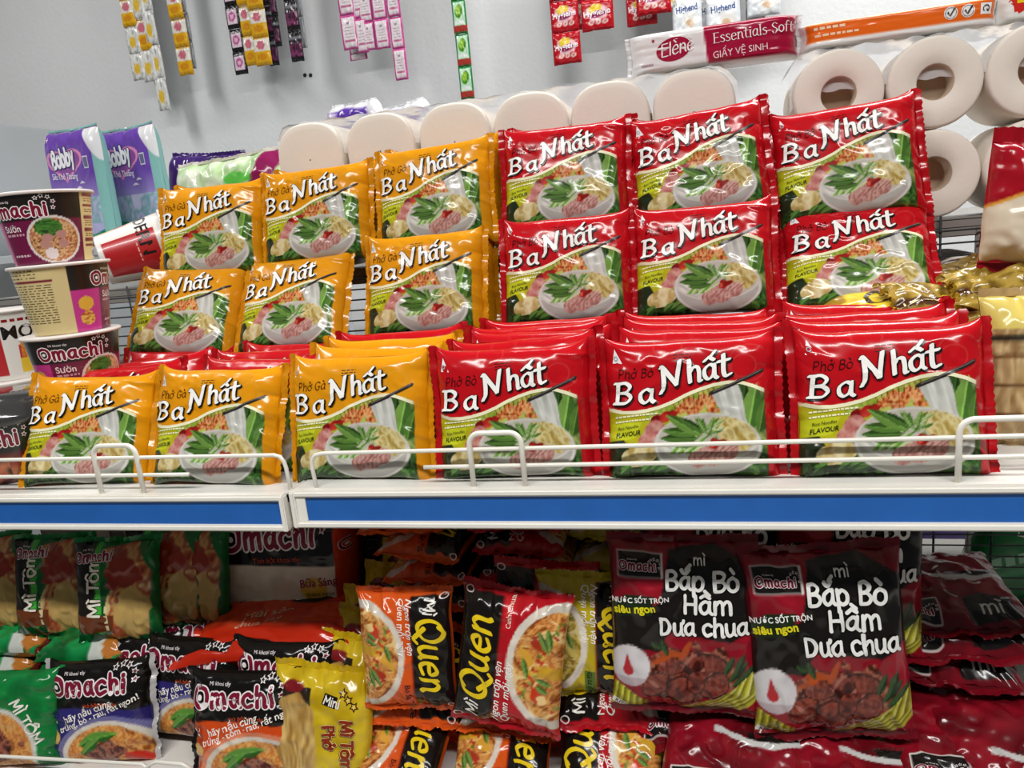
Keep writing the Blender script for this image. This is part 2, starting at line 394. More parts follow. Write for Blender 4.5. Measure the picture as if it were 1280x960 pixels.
    def clusters(s):
        """pieces of print that lie close together belong to one part; far-apart print becomes separate parts"""
        n = len(s.V); lo = np.array([v.min(0) for v in s.V]); hi = np.array([v.max(0) for v in s.V]); sz = np.minimum(np.linalg.norm(hi - lo, axis=1), s.I)
        lab = np.arange(n)
        def find(i):
            while lab[i] != i: lab[i] = lab[lab[i]]; i = lab[i]
            return i
        for i in range(n):
            g = np.maximum(0, np.maximum(lo - hi[i], lo[i] - hi)); d = np.linalg.norm(g, axis=1)
            for k in np.nonzero(d < .42 * np.maximum(sz, sz[i]))[0]:
                a, b = find(i), find(int(k))
                if a != b: lab[a] = b
        r = np.array([find(i) for i in range(n)]); keys = list(dict.fromkeys(r.tolist()))
        return [np.nonzero(r == k)[0] for k in keys]
    def build(s, name, surf, mat, parent=None, base=0.0004, step=0.0003):
        allL = sorted({float(l[0]) for l in s.L}); rank = {l: i for i, l in enumerate(allL)}
        start = np.cumsum([0] + [len(v) for v in s.V]); own = np.repeat(np.arange(len(s.V)), [len(v) for v in s.V])
        byp = {}
        for f in s.F: byp.setdefault(int(own[f[0]]), []).append(f)
        out = []
        for grp in s.clusters():
            V, Fc, C, L, n = [], [], [], [], 0
            for i in grp:
                for f in byp.get(int(i), []): Fc.append(tuple(k - int(start[i]) + n for k in f))
                V.append(s.V[i]); C.append(s.C[i]); L.append(np.full(len(s.V[i]), rank[float(s.L[i][0])])); n += len(s.V[i])
            V = np.vstack(V); P, N = surf(V[:, 0], V[:, 1])
            me = mesh_np(name, P + N * (base + step * np.concatenate(L)[:, None]), Fc, np.vstack(C), False)
            out.append(link(name, me, mat, parent))
        return out

def omachi_logo(d, x, y, sz, rot=0, layer=4, hole='#1a1414', stars=True):
    """the rounded maroon word with a white rim and the arc of little stars"""
    a = math.radians(rot)
    def T(px, py): return (x + (px * math.cos(a) - py * math.sin(a)) * sz, y + (px * math.sin(a) + py * math.cos(a)) * sz)
    d.stroke_text('Omachi', x, y, sz, rot, '#7d1533', .082, layer, outline=('#f4ecec', .052), track=.09)
    cx, cy = T(.37, .36); d.disc(cx, cy, .1 * sz, .1 * sz, '#f4ecec', layer + 1)
    cx, cy = T(1.9, .24); d.disc(cx, cy, .05 * sz, .06 * sz, '#f4ecec', layer + 1)
    if stars:
        for i, (px, py) in enumerate([(3.12, 1.0), (3.4, 1.1), (3.7, 1.02), (3.92, .76), (3.88, .42)]):
            cx, cy = T(px, py); d.star_line(cx, cy, .15 * sz, '#f4ecec', hole if i < 3 else '#7d1533', layer, rot + i * 15)
    cx, cy = T(.75, .82); d.text('Mì khoai tây', cx, cy, .2 * sz, rot, '#f4ecec', layer)

# ------------------------------------------------------------------ flow-wrap packets
class Pack:
    """a pillow of film: seal axis 'x' (fins left and right) or 'z' (fins top and bottom). Face coordinates X in 0..asp, Y in 0..1."""
    def __init__(s, W, H, T, axis, seed, lump=.0016, crease=.0016, ear=.006, fin=.009, pexp=5.0, qexp=4.5, flop=0.0):
        s.__dict__.update(W=W, H=H, T=T, axis=axis, seed=seed, lump=lump, crease=crease, ear=ear, fin=fin, asp=W / H, pexp=pexp, qexp=qexp, flop=flop)
    def raw(s, x, y, side=-1):
        x = np.asarray(x, float); y = np.asarray(y, float)
        px, py = (2 * x - 1, 2 * y - 1)
        p, q = (px, py) if s.axis == 'x' else (py, px)
        Lp, Lq = (s.W, s.H) if s.axis == 'x' else (s.H, s.W)
        ap = np.clip(np.abs(p), 0, 1); aq = np.clip(np.abs(q), 0, 1)
        tp = (1 - ap ** s.pexp) ** .75; tq = (1 - aq ** s.qexp) ** .5
        sd = s.seed + (0 if side < 0 else 50)
        half = Lq / 2 + s.ear * ap ** 7 - .0015 * (1 - ap ** 2) * 0
        d = s.T / 2 * tp * tq
        d = d + s.lump * (fbm(p * 2.2 + 9, q * 2.2 + 4, sd, 3) - .5) * 2 * tq * smooth(1.0, .8, ap)
        e = smooth(.5, 1.0, ap)
        wob = fbm(q * 5 + 3 * p, p * 1.5, sd + 3, 2)
        d = d + s.crease * e * np.sin(q * (9 + 5 * hash2(sd, 1, 2)) + 6 * wob + np.sign(p) * 1.7) * np.minimum(tq * 1.4, 1)
        rid = 1 - np.abs(2 * fbm(p * 1.6 + q * 2.5 + 2, q * 1.6 - p * 2.1, sd + 7, 2) - 1)
        d = d + s.crease * .7 * (smooth(.55, 1.0, rid)) * tq * smooth(1.0, .7, ap)
        a = p * Lp / 2 * (1 - .012 * np.cos(q * 3) * e); b = q * half * (1 + .02 * (vn(p * 3, sd, 4) - .5) * (1 - e))
        Y = side * d + s.T * .0
        if s.axis == 'x': X3, Z3 = a, s.H / 2 + b
        else: X3, Z3 = b, s.H / 2 + a
        # the fins curl a little
        Y = Y + .004 * e ** 3 * (hash2(sd, 5, np.sign(p)) - .3) * s.fin / .009
        if s.flop: Y = Y + s.flop * np.clip(Z3 / s.H - .55, 0, 1) ** 2
        return np.stack([X3, Y, Z3], -1)
    def surf(s, m=(0, 1, 0, 1), aw=1.0):
        x0, x1, y0, y1 = m
        def f(X, Y):
            x = x0 + np.asarray(X) / aw * (x1 - x0); y = y0 + np.asarray(Y) * (y1 - y0); e = .004
            x = np.clip(x, .004, .996); y = np.clip(y, .004, .996)
            P = s.raw(x, y); du = s.raw(np.clip(x + e, 0, 1), y) - s.raw(np.clip(x - e, 0, 1), y); dv = s.raw(x, np.clip(y + e, 0, 1)) - s.raw(x, np.clip(y - e, 0, 1))
            N = np.cross(du, dv); N /= np.linalg.norm(N, axis=1)[:, None] + 1e-12
            return P, N
        return f
    def meshes(s, nx, ny, art, back, name='wrapper'):
        def ax(n, other):
            l = np.linspace(-1, 1, n); q = .55 * l + .45 * np.sin(l * np.pi / 2); return (q + 1) / 2
        gx = ax(nx, 0); gy = ax(ny, 0); X, Y = np.meshgrid(gx, gy); X = X.ravel(); Y = Y.ravel()
        V1 = s.raw(X, Y); hx_, hy_ = .32 / nx, .32 / ny
        c1 = (art(X - hx_, Y - hy_ * .4) + art(X + hx_ * .4, Y - hy_) + art(X + hx_, Y + hy_ * .4) + art(X - hx_ * .4, Y + hy_)) / 4
        bx, by = max(10, nx // 4), max(10, ny // 4); X2, Y2 = np.meshgrid(ax(bx, 0), ax(by, 0)); X2 = X2.ravel(); Y2 = Y2.ravel()
        V2 = s.raw(X2, Y2, 1); c2 = back(X2, Y2) if callable(back) else np.tile(C3(back), (len(X2), 1))
        Fc = np.vstack([grid_faces(nx, ny), grid_faces(bx, by, nx * ny, True)])
        return mesh_np(name, np.vstack([V1, V2]), Fc, np.vstack([c1, c2]))
    def fin_mesh(s, sign, col, n=44, name='end_seal'):
        t = np.linspace(0.0, 1, n); k = 4; V = []; 
        if s.axis == 'x': E0 = s.raw(np.full(n, (1 + sign) / 2), t)
        else: E0 = s.raw(t, np.full(n, (1 + sign) / 2))
        rs = np.random.RandomState(s.seed + (3 if sign > 0 else 9)); curl = rs.uniform(-.5, .9)
        for i in range(k):
            f = i / (k - 1); P = E0.copy(); zz = (np.arange(n) % 2) * .0012 * (f > .9)
            off = sign * (s.fin * f - zz)
            if s.axis == 'x': P[:, 0] += off
            else: P[:, 2] += off
            P[:, 1] += .0005 * np.sin(np.arange(n) * 1.9) * f * (1 if i % 2 else -1) + s.fin * .35 * curl * f * f + .002 * f * np.sin(t * 7 + s.seed)
            V.append(P)
        Fc = grid_faces(n, k); c = np.tile(C3(col), (n * k, 1))
        c = c * (0.92 + .12 * vn(np.tile(t, k) * 60, np.repeat(np.arange(k), n), 3))[:, None]
        return mesh_np(name, np.vstack(V), Fc, c)
PRINT = print_mat('printed_film', .17, .45, .0, bscale=45, bdist=.0004)
PRINT_INK = print_mat('printed_ink', .25, .4, .0, bump=False)
def build_pack(pk, name, label, cat, art, decal, back, fincol, nx, ny, margins=(0, 1, 0, 1), aw=1.0, group=None, letters='lettering'):
    root = thing(name, label, cat, group=group)
    x0, x1, y0, y1 = margins
    link('wrapper', pk.meshes(nx, ny, lambda x, y: art((x - x0) / (x1 - x0) * aw, (y - y0) / (y1 - y0)), back), PRINT, root)
    for sg in (-1, 1): link('end_seal', pk.fin_mesh(sg, fincol), PRINT, root)
    if decal is not None and decal.n: decal.build(letters, pk.surf(margins, aw), PRINT_INK, root)
    return root

# ------------------------------------------------------------------ the setting: wall, partition, floor, gondola
WALL = plain('wall_paint', '#dadcde', .85, bump=(70, .001), var=.035, vscale=2.2)
PART_M = plain('partition_paint', '#b9bec2', .6, var=.02)
WHITE = plain('white_enamel', '#efece4', .35, var=.03, vscale=14, coat=.1)
DECK = plain('shelf_enamel', '#e3e1dc', .4, var=.05, vscale=10)
BLUE = plain('blue_price_strip', '#1560b4', .32, var=.06, vscale=30, coat=.3)
WIRE = plain('white_wire', '#ece9df', .35, coat=.3)
GREY_STEEL = plain('grey_steel', '#8d8a86', .45, metal=.2)
DARK_WIRE = plain('dark_wire', '#3c3f42', .45, metal=.3)
FLOOR_M = plain('floor_tile', '#a8a59e', .35, var=.04, vscale=4)

def structure(o): o['kind'] = 'structure'; return o
structure(bevel_box('wall_back', (7.0, .12, 3.1), WALL, None, (-.8, 2.36, .7), 0))
structure(bevel_box('floor', (7.0, 4.4, .06), FLOOR_M, None, (-.8, .3, -.88), 0))
structure(bevel_box('partition_left', (.05, 1.55, 1.46), PART_M, None, (-1.75, 1.52, -.12), .004))
# two small screw holes in the wall
for px in (381, 388):
    p = at(px, 94, 2.299)
    o = lathe('screw_hole', [(0, 0), (.006, 0), (.006, .003), (0, .003)], plain('hole_black', '#202020', .8), None, 10)
    o.rotation_euler = (math.pi / 2, 0, 0); o.location = (p[0], 2.302, p[2]); tag(o, 'small dark screw hole in the grey wall ' + ('beside the black sachets, left of a pair' if px == 381 else 'beside the black sachets, right of a pair'), 'hole')

def shelf_unit(x0, x1, z, label):
    t = thing('gondola_shelf', label, 'shelf', ((x0 + x1) / 2, SHELF_Y, z))
    w = x1 - x0
    bevel_box('deck', (w, .350, .010), DECK, t, (0, .179, -.002), .001)
    bevel_box('top_frame', (w, .012, .007), WHITE, t, (0, .004, .0005), .002)
    bevel_box('bottom_frame', (w, .008, .0068), WHITE, t, (0, .002, -.0311), .0018)
    bevel_box('price_strip', (w - .006, .002, .0262), BLUE, t, (0, .003, -.0145), 0)
    bevel_box('lip_back', (w, .003, .032), DECK, t, (0, .0075, -.0165), 0)
    for sx in (-1, 1): bevel_box('end_cap', (.0055, .009, .0375), WHITE, t, (sx * (w / 2 - .0027), .0015, -.0155), .0012)
    return t
XL = -.4005
shelf_unit(-1.15, XL - .003, -.004, 'white shelf with blue price strip left of the shelf joint, holding cups')
sh = shelf_unit(XL + .004, .75, .0, 'white shelf with blue price strip right of the shelf joint, under red packets')
bevel_box('label_holder_end', (.010, .0015, .0262), WHITE, sh, (-.5752 + .012 , .0012, -.0145), .0004)
up = thing('gondola_upright', 'narrow white upright bracket in the joint between the two shelves', 'upright', (XL + .0005, .64, -.035))
bevel_box('bracket', (.0035, .345, .036), WHITE, up, (0, .17, .019), .0006)
bevel_box('post', (.0035, .012, .82), WHITE, up, (0, .35, -.40), .0006)
# lower shelf
def low_unit(x0, x1, label):
    t = thing('gondola_shelf', label, 'shelf', ((x0 + x1) / 2, .622, -.362)); w = x1 - x0
    bevel_box('deck', (w, .362, .010), DECK, t, (0, .181, -.005), .001)
    bevel_box('price_strip', (w, .003, .03), BLUE, t, (0, .0, -.02), 0)
low_unit(-1.15, XL - .003, 'lower grey shelf left of the joint under green and black packets')
low_unit(XL + .004, .75, 'lower grey shelf right of the joint under red packets')
# wire back of the gondola, one object for each wire
wb = thing('wire_back_panel', 'dark wire grid forming the back of the gondola behind the packets', 'wire panel', (0, .985, -.36))
vw = tube_mesh('upright_wire', [[(0, 0, 0), (0, 0, .56)]], .0014, DARK_WIRE, wb, 6); vw.location = (-.9, 0, 0)
for i in range(1, 20):
    c = vw.copy(); COL.objects.link(c); c.parent = wb; c.location = (-.9 + i * .0652 , 0, 0)
hw_ = tube_mesh('cross_wire', [[(-1.0, 0, 0), (.45, 0, 0)]], .0011, DARK_WIRE, wb, 6); hw_.location = (0, -.0024, .010)
for i in range(1, 38):
    c = hw_.copy(); COL.objects.link(c); c.parent = wb; c.location = (0, -.0024, .010 + i * .0144)
# rear side shelf that carries the paper rolls
rs = thing('rear_shelf', 'grey steel rear shelf edge under the toilet rolls at the right', 'shelf', (-.2, 1.17, .19))
bevel_box('deck', (1.9, .36, .010), GREY_STEEL, rs, (0, 0, 0), .001)
bevel_box('back_edge', (1.9, .006, .022), GREY_STEEL, rs, (0, -.176, -.004), .001)
rs2 = thing('rear_shelf', 'lower grey steel rear shelf under the second tier of toilet rolls', 'shelf', (-.2, 1.17, .045))
bevel_box('deck', (1.9, .36, .010), GREY_STEEL, rs2, (0, 0, 0), .001)
bevel_box('back_edge', (1.9, .006, .022), GREY_STEEL, rs2, (0, -.176, -.004), .001)
bk = thing('shelf_upright', 'slim grey upright under the rear shelf between two toilet rolls', 'upright', (.315, .992, -.36))
bevel_box('post', (.005, .008, .545), GREY_STEEL, bk, (0, 0, .2725), .001)

# wire fences along the front of the upper shelf
def fence(label, rails, hoops, Yf):
    t = thing('wire_fence', label, 'wire fence', (0, 0, 0))
    def W(px, py): return at(px, py, Yf)
    for pts, bend in rails:
        P = [W(*p) for p in pts]; tube_mesh('rail', [np.array(P)], .0021, WIRE, t, 8)
    for (xl, xr, yt, ybl, ybr) in hoops:
        zt = (W(xl, yt)[2] + W(xr, yt)[2]) / 2; a = W(xl, yt + 8)[0]; b = W(xr, yt + 8)[0]; rr = .011; Yh = Yf - .003
        P = [(a, Yh, .0)]
        for k in range(7):
            an = math.pi - k * math.pi / 12; P.append((a + rr + rr * math.cos(an), Yh, zt - rr + rr * math.sin(an)))
        for k in range(7):
            an = math.pi / 2 - k * math.pi / 12; P.append((b - rr + rr * math.cos(an), Yh, zt - rr + rr * math.sin(an)))
        P.append((b, Yh, .0))
        P = np.array(P); tube_mesh('hoop', [P], .0026, WIRE, t, 8)
    return t
def bent(px0, px1, y0, y1, Yf, down):
    """rail whose one end curves down into the shelf"""
    return None
YF = SHELF_Y + .012
def straight(p0, p1, n=8): return [(p0[0] + (p1[0] - p0[0]) * i / n, p0[1] + (p1[1] - p0[1]) * i / n) for i in range(n + 1)]
fence('white wire fence on the left shelf in front of the yellow packets',
      [([(-70, 577)] + straight((0, 575), (343, 569)) + [(350, 571), (355, 577), (358, 586), (365, 618)], 1), (straight((-70, 597), (236, 593)), 0)],
      [(119, 172, 556, 610, 610)], YF)
fence('white wire fence on the right shelf in front of the red packets',
      [([(397, 616), (390, 583), (390, 574), (394, 569), (402, 567)] + straight((410, 566.5), (1760, 533), 30), 1), (straight((530, 584), (1760, 562), 30), 0)],
      [(587, 652, 540, 607, 607), (1198, 1300, 522, 605, 605)], YF)
t = thing('wire_fence', 'white wire fence along the front of the lower left shelf', 'wire fence', (0, 0, 0))
tube_mesh('rail', [np.array([at(*p, .632) for p in straight((-40, 943), (178, 955)) + [(187, 962), (190, 990)]])], .0021, WIRE, t)
tube_mesh('hoop', [np.array([at(*p, .629) for p in [(180, 990), (182, 962), (188, 955), (196, 952), (228, 955), (238, 960), (242, 990)]])], .0024, WIRE, t)

# ------------------------------------------------------------------ the yellow and red pho packets
WAVE = [(-.3, .56), (0, .51), (.1, .492), (.2, .49), (.3, .5), (.42, .525), (.54, .565), (.64, .61), (.76, .65), (.87, .68), (.98, .695), (1.09, .69), (1.2, .655), (1.28, .62), (1.5, .52)]
def pho_art(top, dark):
    def art(X, Y):
        P = Paint(X, Y, top)
        P.c = P.c * (0.965 + .05 * fbm(X * 3, Y * 3, 3, 2))[:, None]
        # pale swirls printed on the coloured band
        for cx, cy, r in ((1.12, .8, .1), (1.16, .82, .16), (.5, .98, .12)):
            d = np.hypot(X - cx, (Y - cy) * 1.2); P.c[np.abs(d - r) < .006] = C3(top) * .8 + .2 * np.array([1, .9, .7]) * .8
        w = P.wave(WAVE)
        low = Y < w
        P.put(low & (Y > w - .03), '#f2eec4')
        lo = Y < w - .022
        g = np.clip((X - .2) / .9, 0, 1)[:, None]; base = C3('#c3bf25') * (1 - g) + C3('#86a63a') * g
        P.c[lo] = base[lo]
        P.mott(lo & (X > .25) & (Y < w - .03) & (Y > .42), ['#7f9a2e', '#a9bd48', '#c9cf6e', '#8aa53c'], 14, 1)
        P.put(lo & (X < .30) & (Y < w - .03) & (Y > .2), '#bdb81f')
        # dark green leaf bed at the bottom
        P.mott((Y < .22 - .06 * np.sin(X * 9)) & lo, ['#14260f', '#22401a', '#3a5626', '#0f1d0c', '#527a3a'], 16, 4)
        P.mott(lo & (X > 1.02) & (Y < .72), ['#24401a', '#4a6a30', '#6f8f48', '#a9b86a', '#33521f'], 7, 8)
        P.poly([(-.2, .39), (.26, .405), (.2, .285), (.12, .27), (-.2, .25)], '#cfd628')
        P.poly([(-.2, .27), (.1, .275), (.16, .18), (.05, .1), (-.2, .05)], '#27331d')
        # shrimps
        for i, (x, y, rx, ry, r) in enumerate(((.60, .49, .05, .035, 20), (.66, .545, .055, .035, 35), (.73, .52, .05, .04, -10), (.78, .565, .05, .035, 50), (.84, .53, .05, .05, 70), (.88, .59, .04, .03, 60), (.70, .47, .05, .03, 10), (.86, .48, .05, .02, 0))):
            mk = P.ell(x, y, rx, ry, '#c8602a', r, .35, i); P.mott(mk, ['#8e3314', '#c8602a', '#e69a5a', '#f0c08a', '#b04a1e'], 34, i)
        for k in range(9): P.line([(.55 + k * .04, .5 + k * .012), (.53 + k * .042, .56 + k * .014)], .004, '#7a1a12')
        # tomatoes and ham
        for i, (x, y, r) in enumerate(((.40, .415, .055), (.47, .44, .05), (.52, .455, .045), (.36, .385, .04))):
            mk = P.ell(x, y, r, r * .8, '#a81a16', 20, .2, i); P.mott(mk, ['#7a0f10', '#b3201a', '#d8493a'], 14, i + 20)
        for i, (x, y, rx, ry) in enumerate(((.36, .335, .1, .065), (.31, .28, .1, .06))):
            mk = P.ell(x, y, rx, ry, '#c98078', 40, .12, i); P.mott(mk, ['#b4625f', '#cf8a80', '#dba79a'], 22, i + 30)
        # boiled chicken at the left
        mk = P.ell(.22, .15, .155, .085, '#d9c489', 8, .2, 3); P.mott(mk, ['#b89a55', '#dccb92', '#efe3b8', '#cdb670'], 12, 5)
        for x1, y1, x2, y2 in ((.30, .03, .44, .1), (.36, .02, .5, .06), (.24, .02, .34, .09), (.06, .02, .16, .08)):
            P.leaf(x1, y1, x2, y2, .03, '#30592a', '#5c8c3c')
        # right edge: basil leaf and broccoli
        P.leaf(1.08, .40, 1.13, .68, .05, '#1f3a16', '#335222'); P.leaf(1.13, .30, 1.22, .66, .085, '#45702c', '#79a24a'); P.leaf(1.22, .30, 1.29, .55, .05, '#36541f', '#587f35')
        mk = P.ell(1.19, .08, .1, .08, '#39662a', 0, .3, 2); P.mott(mk, ['#143a10', '#38642a', '#63953f'], 40, 6)
        # white noodles falling from the chopsticks
        nz = P.inpoly([(.85, .6), (1.06, .70), (1.10, .58), (1.12, .42), (1.16, .3), (.98, .28), (.93, .45)])
        st = vn((X + Y * .25) * 55, Y * 3, 7)[:, None]; P.put(nz, np.clip(C3('#d9d9d2') * (0.82 + .26 * st), 0, 1) * np.ones((X.size, 1)))
        # bowl
        d = P.ellm(.80, .215, .445, .245)
        P.put(d < 1, '#c9c6bf'); P.put((d < 1) & (Y < .19), '#b8b6b0'); P.put((d < .98) & (d > .93), '#dedbd5')
        rim = P.ellm(.80, .27, .40, .175); ins = rim < 1
        P.put((rim < 1.06) & (d < 1), '#d8d4cc'); P.put(ins, '#c4beb2')
        st = vn((X * .6 + Y) * 40, (Y - X) * 8, 9)[:, None]; mk = ins & (X < .68) & (Y < .27)
        P.put(mk, np.clip(C3('#dcdcd4') * (.8 + .3 * st), 0, 1) * np.ones((X.size, 1)))
        mk = ins & P.inpoly([(.86, .42), (1.02, .43), (1.2, .38), (1.22, .26), (1.1, .17), (.95, .21), (.88, .3)]); P.mott(mk, ['#a98e45', '#cdb870', '#e2d6a4', '#b89f58', '#d9c98e'], 13, 11, 1.6, 30)
        mk = (P.ellm(.85, .145, .2, .085, 12, .2, 5) < 1) & (d < .93); P.mott(mk, ['#a8706a', '#c8968c', '#d9b3a8', '#b07a72'], 24, 12, 1.8)
        for i in range(5): P.line([(.72 + .07 * i, .1 + .02 * i), (.8 + .07 * i, .17 + .015 * i)], .004, '#9c5f5a')
        mk = P.ell(.86, .225, .05, .038, '#a3201a', 20, .25, 6); P.ell(.84, .22, .02, .02, '#d85a45'); P.ell(.91, .235, .05, .02, '#8e1a16', 20, .2)
        # spring onion and herbs
        for i in range(9): P.line([(.5 + .022 * i, .16 + .006 * (i % 3)), (.58 + .03 * i, .24 + .012 * (i % 4))], .0075, ['#8fbf55', '#5d9a34', '#c9dca0'][i % 3])
        for i in range(30):   # fine sprigs
            a = i * 1.93; r_ = .03 + .08 * ((i * .618) % 1); x_, y_ = .79 + .07 * math.cos(a), .32 + .05 * math.sin(a * 1.7)
            P.leaf(x_, y_, x_ + r_ * math.cos(a + .6), y_ + r_ * abs(math.sin(a)) * .9, .011, ['#36541f', '#587f35', '#8aa860'][i % 3], ['#587f35', '#84a35a', '#b3c78c'][i % 3])
        for x1, y1, x2, y2, w_, c1, c2 in ((.74, .235, .5, .225, .03, '#2f4a1c', '#4d7030'), (.73, .27, .41, .275, .036, '#2c471a', '#4a6f2e'), (.74, .30, .43, .335, .036, '#36541f', '#587f35'), (.77, .29, .47, .45, .045, '#3c5c24', '#6a9040'), (.79, .31, .57, .43, .03, '#2c471a', '#4a6f2e'), (.80, .30, .73, .43, .022, '#4b7230', '#7fa458'), (.82, .31, .86, .43, .02, '#587f35', '#84a35a')):
            P.leaf(x1, y1, x2, y2, w_, c1, c2)
        # chopsticks
        P.line([(.845, .605), (1.27, .755)], .013, '#2b2624'); P.line([(.86, .618), (1.27, .762)], .004, '#6a6462')
        # side panels beyond the picture
        P.put((X < -.01) & (Y > w), np.asarray(C3(top)) * .97)
        rt = X > 1.285; P.put(rt, top)
        P.c[lo] = P.c[lo] * .93
        return P.c
    return art
def pho_decal(kind, ink):
    d = Decal()
    xs_ = np.linspace(.0, 1.275, 60); wv = np.array(WAVE); d.ribbon(np.stack([xs_, np.interp(xs_, wv[:, 0], wv[:, 1]) - .012], 1), .0125, '#f0ecc8', 1, None, False)
    d.ribbon(np.stack([np.linspace(.85, 1.262, 24), np.linspace(.607, .752, 24)], 1), .0115, '#2b2624', 2); d.ribbon(np.stack([np.linspace(.87, 1.262, 24), np.linspace(.618, .758, 24)], 1), .0025, '#77706c', 3)
    d.add([(.03, .845), (.115, .85), (.05, .955)], [(0, 1, 2)], '#e9e9ea', 1); d.disc(.06, .885, .018, .018, '#9aa3a8', 2, inner=.6)
    d.stroke_text(kind, .07, .735, .092, 3, ink, .05, 2, nib=(40, .022), shear=.22, track=.02, sx=1.15)
    kw = dict(col='#f6f4f0', w=.088, layer=6, nib=(25, .038), outline=('#141110', .022), shadow=('#141110', .022, .035, -.045))
    d.stroke_text('B', .03, .545, .21, 2, shear=.16, sx=1.4, serif=.085, **kw)
    d.stroke_text('a', .24, .545, .205, 3, shear=.1, sx=1.35, **kw)
    d.stroke_text('N', .415, .645, .235, 7, shear=.08, sx=1.25, **kw)
    d.stroke_text('h', .655, .69, .215, 7, shear=.1, sx=1.2, **kw)
    d.stroke_text('ấ', .785, .705, .21, 7, shear=.1, sx=1.2, **kw)
    d.stroke_text('t', .915, .722, .23, 7, shear=.1, sx=1.25, **kw)
    d.greek(.03, .437, .40, .012, '#f3f1c9', 2, 4, 5, .022); d.greek(.03, .40, .34, .012, '#f3f1c9', 2, 4, 8, .022)
    d.text('Rice Noodles', .05, .345, .034, 6, '#23301a', 2, shear=.2); d.text('FLAVOUR', .03, .29, .05, 5, '#1c2616', 2, .012, .2)
    for i in range(3): d.greek(.55, .9 - i * .022, .7, .006, ink, 1, 2, i)
    return d
PHO = {}
PHO_AW = 1.28; PHO_M = (.03, .93, .02, .98)
def pho_proto(col, var, hi):
    k = (col, var, hi)
    if k in PHO: return PHO[k]
    top, dark, kind, ink = {'red': ('#bd0f1a', '#7d0a12', 'Phở Bò', '#2a0a0a'), 'yellow': ('#e0940f', '#a86a08', 'Phở Gà', '#3a1606')}[col]
    pk = Pack(.147, .121, .031, 'x', 11 + var * 17, lump=.0009, crease=.0013 + .0003 * (var % 2), ear=.0075, fin=.0075, pexp=8, qexp=6)
    r = build_pack(pk, 'noodle_packet', 'x', 'noodle packet', pho_art(top, dark), pho_decal(kind, ink), np.array(C3(top)) * .9, np.array(C3(top)) * .93,
                   170 if hi else 60, 136 if hi else 48, PHO_M, PHO_AW)
    PHO[k] = [r, False]; return PHO[k]
def put(proto, label, loc, rot, group=None, scale=None):
    """first use moves the prototype itself, later uses copy it with its parts"""
    if not proto[1]:
        proto[1] = True; r = proto[0]; r.location = loc; r.rotation_euler = tuple(math.radians(a) for a in rot); r['label'] = label
        if group: r['group'] = group
        if scale: r.scale = scale
        return r
    return dup(proto[0], label, loc, rot, scale, group)
BASE = .004
front = [(-.676, .672, 7, -23, 'y', 'leftmost yellow pho packet in the front row, beside the black bowl'),
         (-.508, .668, -1, -20, 'y', 'second yellow pho packet from the left in the front row'),
         (-.336, .668, -2, -14, 'y', 'third yellow pho packet in the front row, next to the first red one'),
         (-.175, .668, 2, -10, 'r', 'red pho packet in the front row next to the yellow ones'),
         (-.012, .664, 0, -13, 'r', 'middle one of the three red pho packets in the front row'),
         (.152, .662, 1, -14, 'r', 'rightmost red pho packet in the front row')]
CN = {'y': 'yellow', 'r': 'red'}
GF, GB, GT = 'pho packets standing along the shelf front', 'pho packets queued behind the front row', 'pho packets of the raised back tiers'
for i, (x, y, rz, rx, c, lab) in enumerate(front):
    z = BASE + (.0 if x > -.4 else -.004)
    put(pho_proto(CN[c], i % 3, True), lab, (x, y, z), (rx, (3, 2, 0, 0, 0, 0)[i], rz), GF)
# packets queued behind the front row; only their upper edges show
queue = {0: 'rrr', 1: 'rrr', 2: 'yyr', 3: 'rrrr', 4: 'rrr', 5: 'rrr'}
ORD = ['second', 'third', 'fourth', 'fifth']; COLN = ['leftmost', 'second', 'third', 'fourth', 'fifth', 'rightmost']
jit = random.Random(3)
for i, s_ in queue.items():
    x, y, rz, rx, c0, _ = front[i]
    for k, c in enumerate(s_):
        xx = x + jit.uniform(-.008, .008) + (.02 if i < 2 else 0) + (.004 * k if i == 3 else 0); yy = y + .041 + (.0355 if len(s_) > 3 else .046) * k; hi_ = (0.0 if x > -.4 else -.004)
        put(pho_proto(CN[c], (i + k + 1) % 3, False), f'{CN[c]} pho packet standing {ORD[k]} from the front behind the {COLN[i]} front packet',
            (xx, yy, BASE + hi_ + (.002 + .001 * k)), (rx + 2 + jit.uniform(-3, 3), jit.uniform(-3, 3), rz + jit.uniform(-6, 6)), GB)
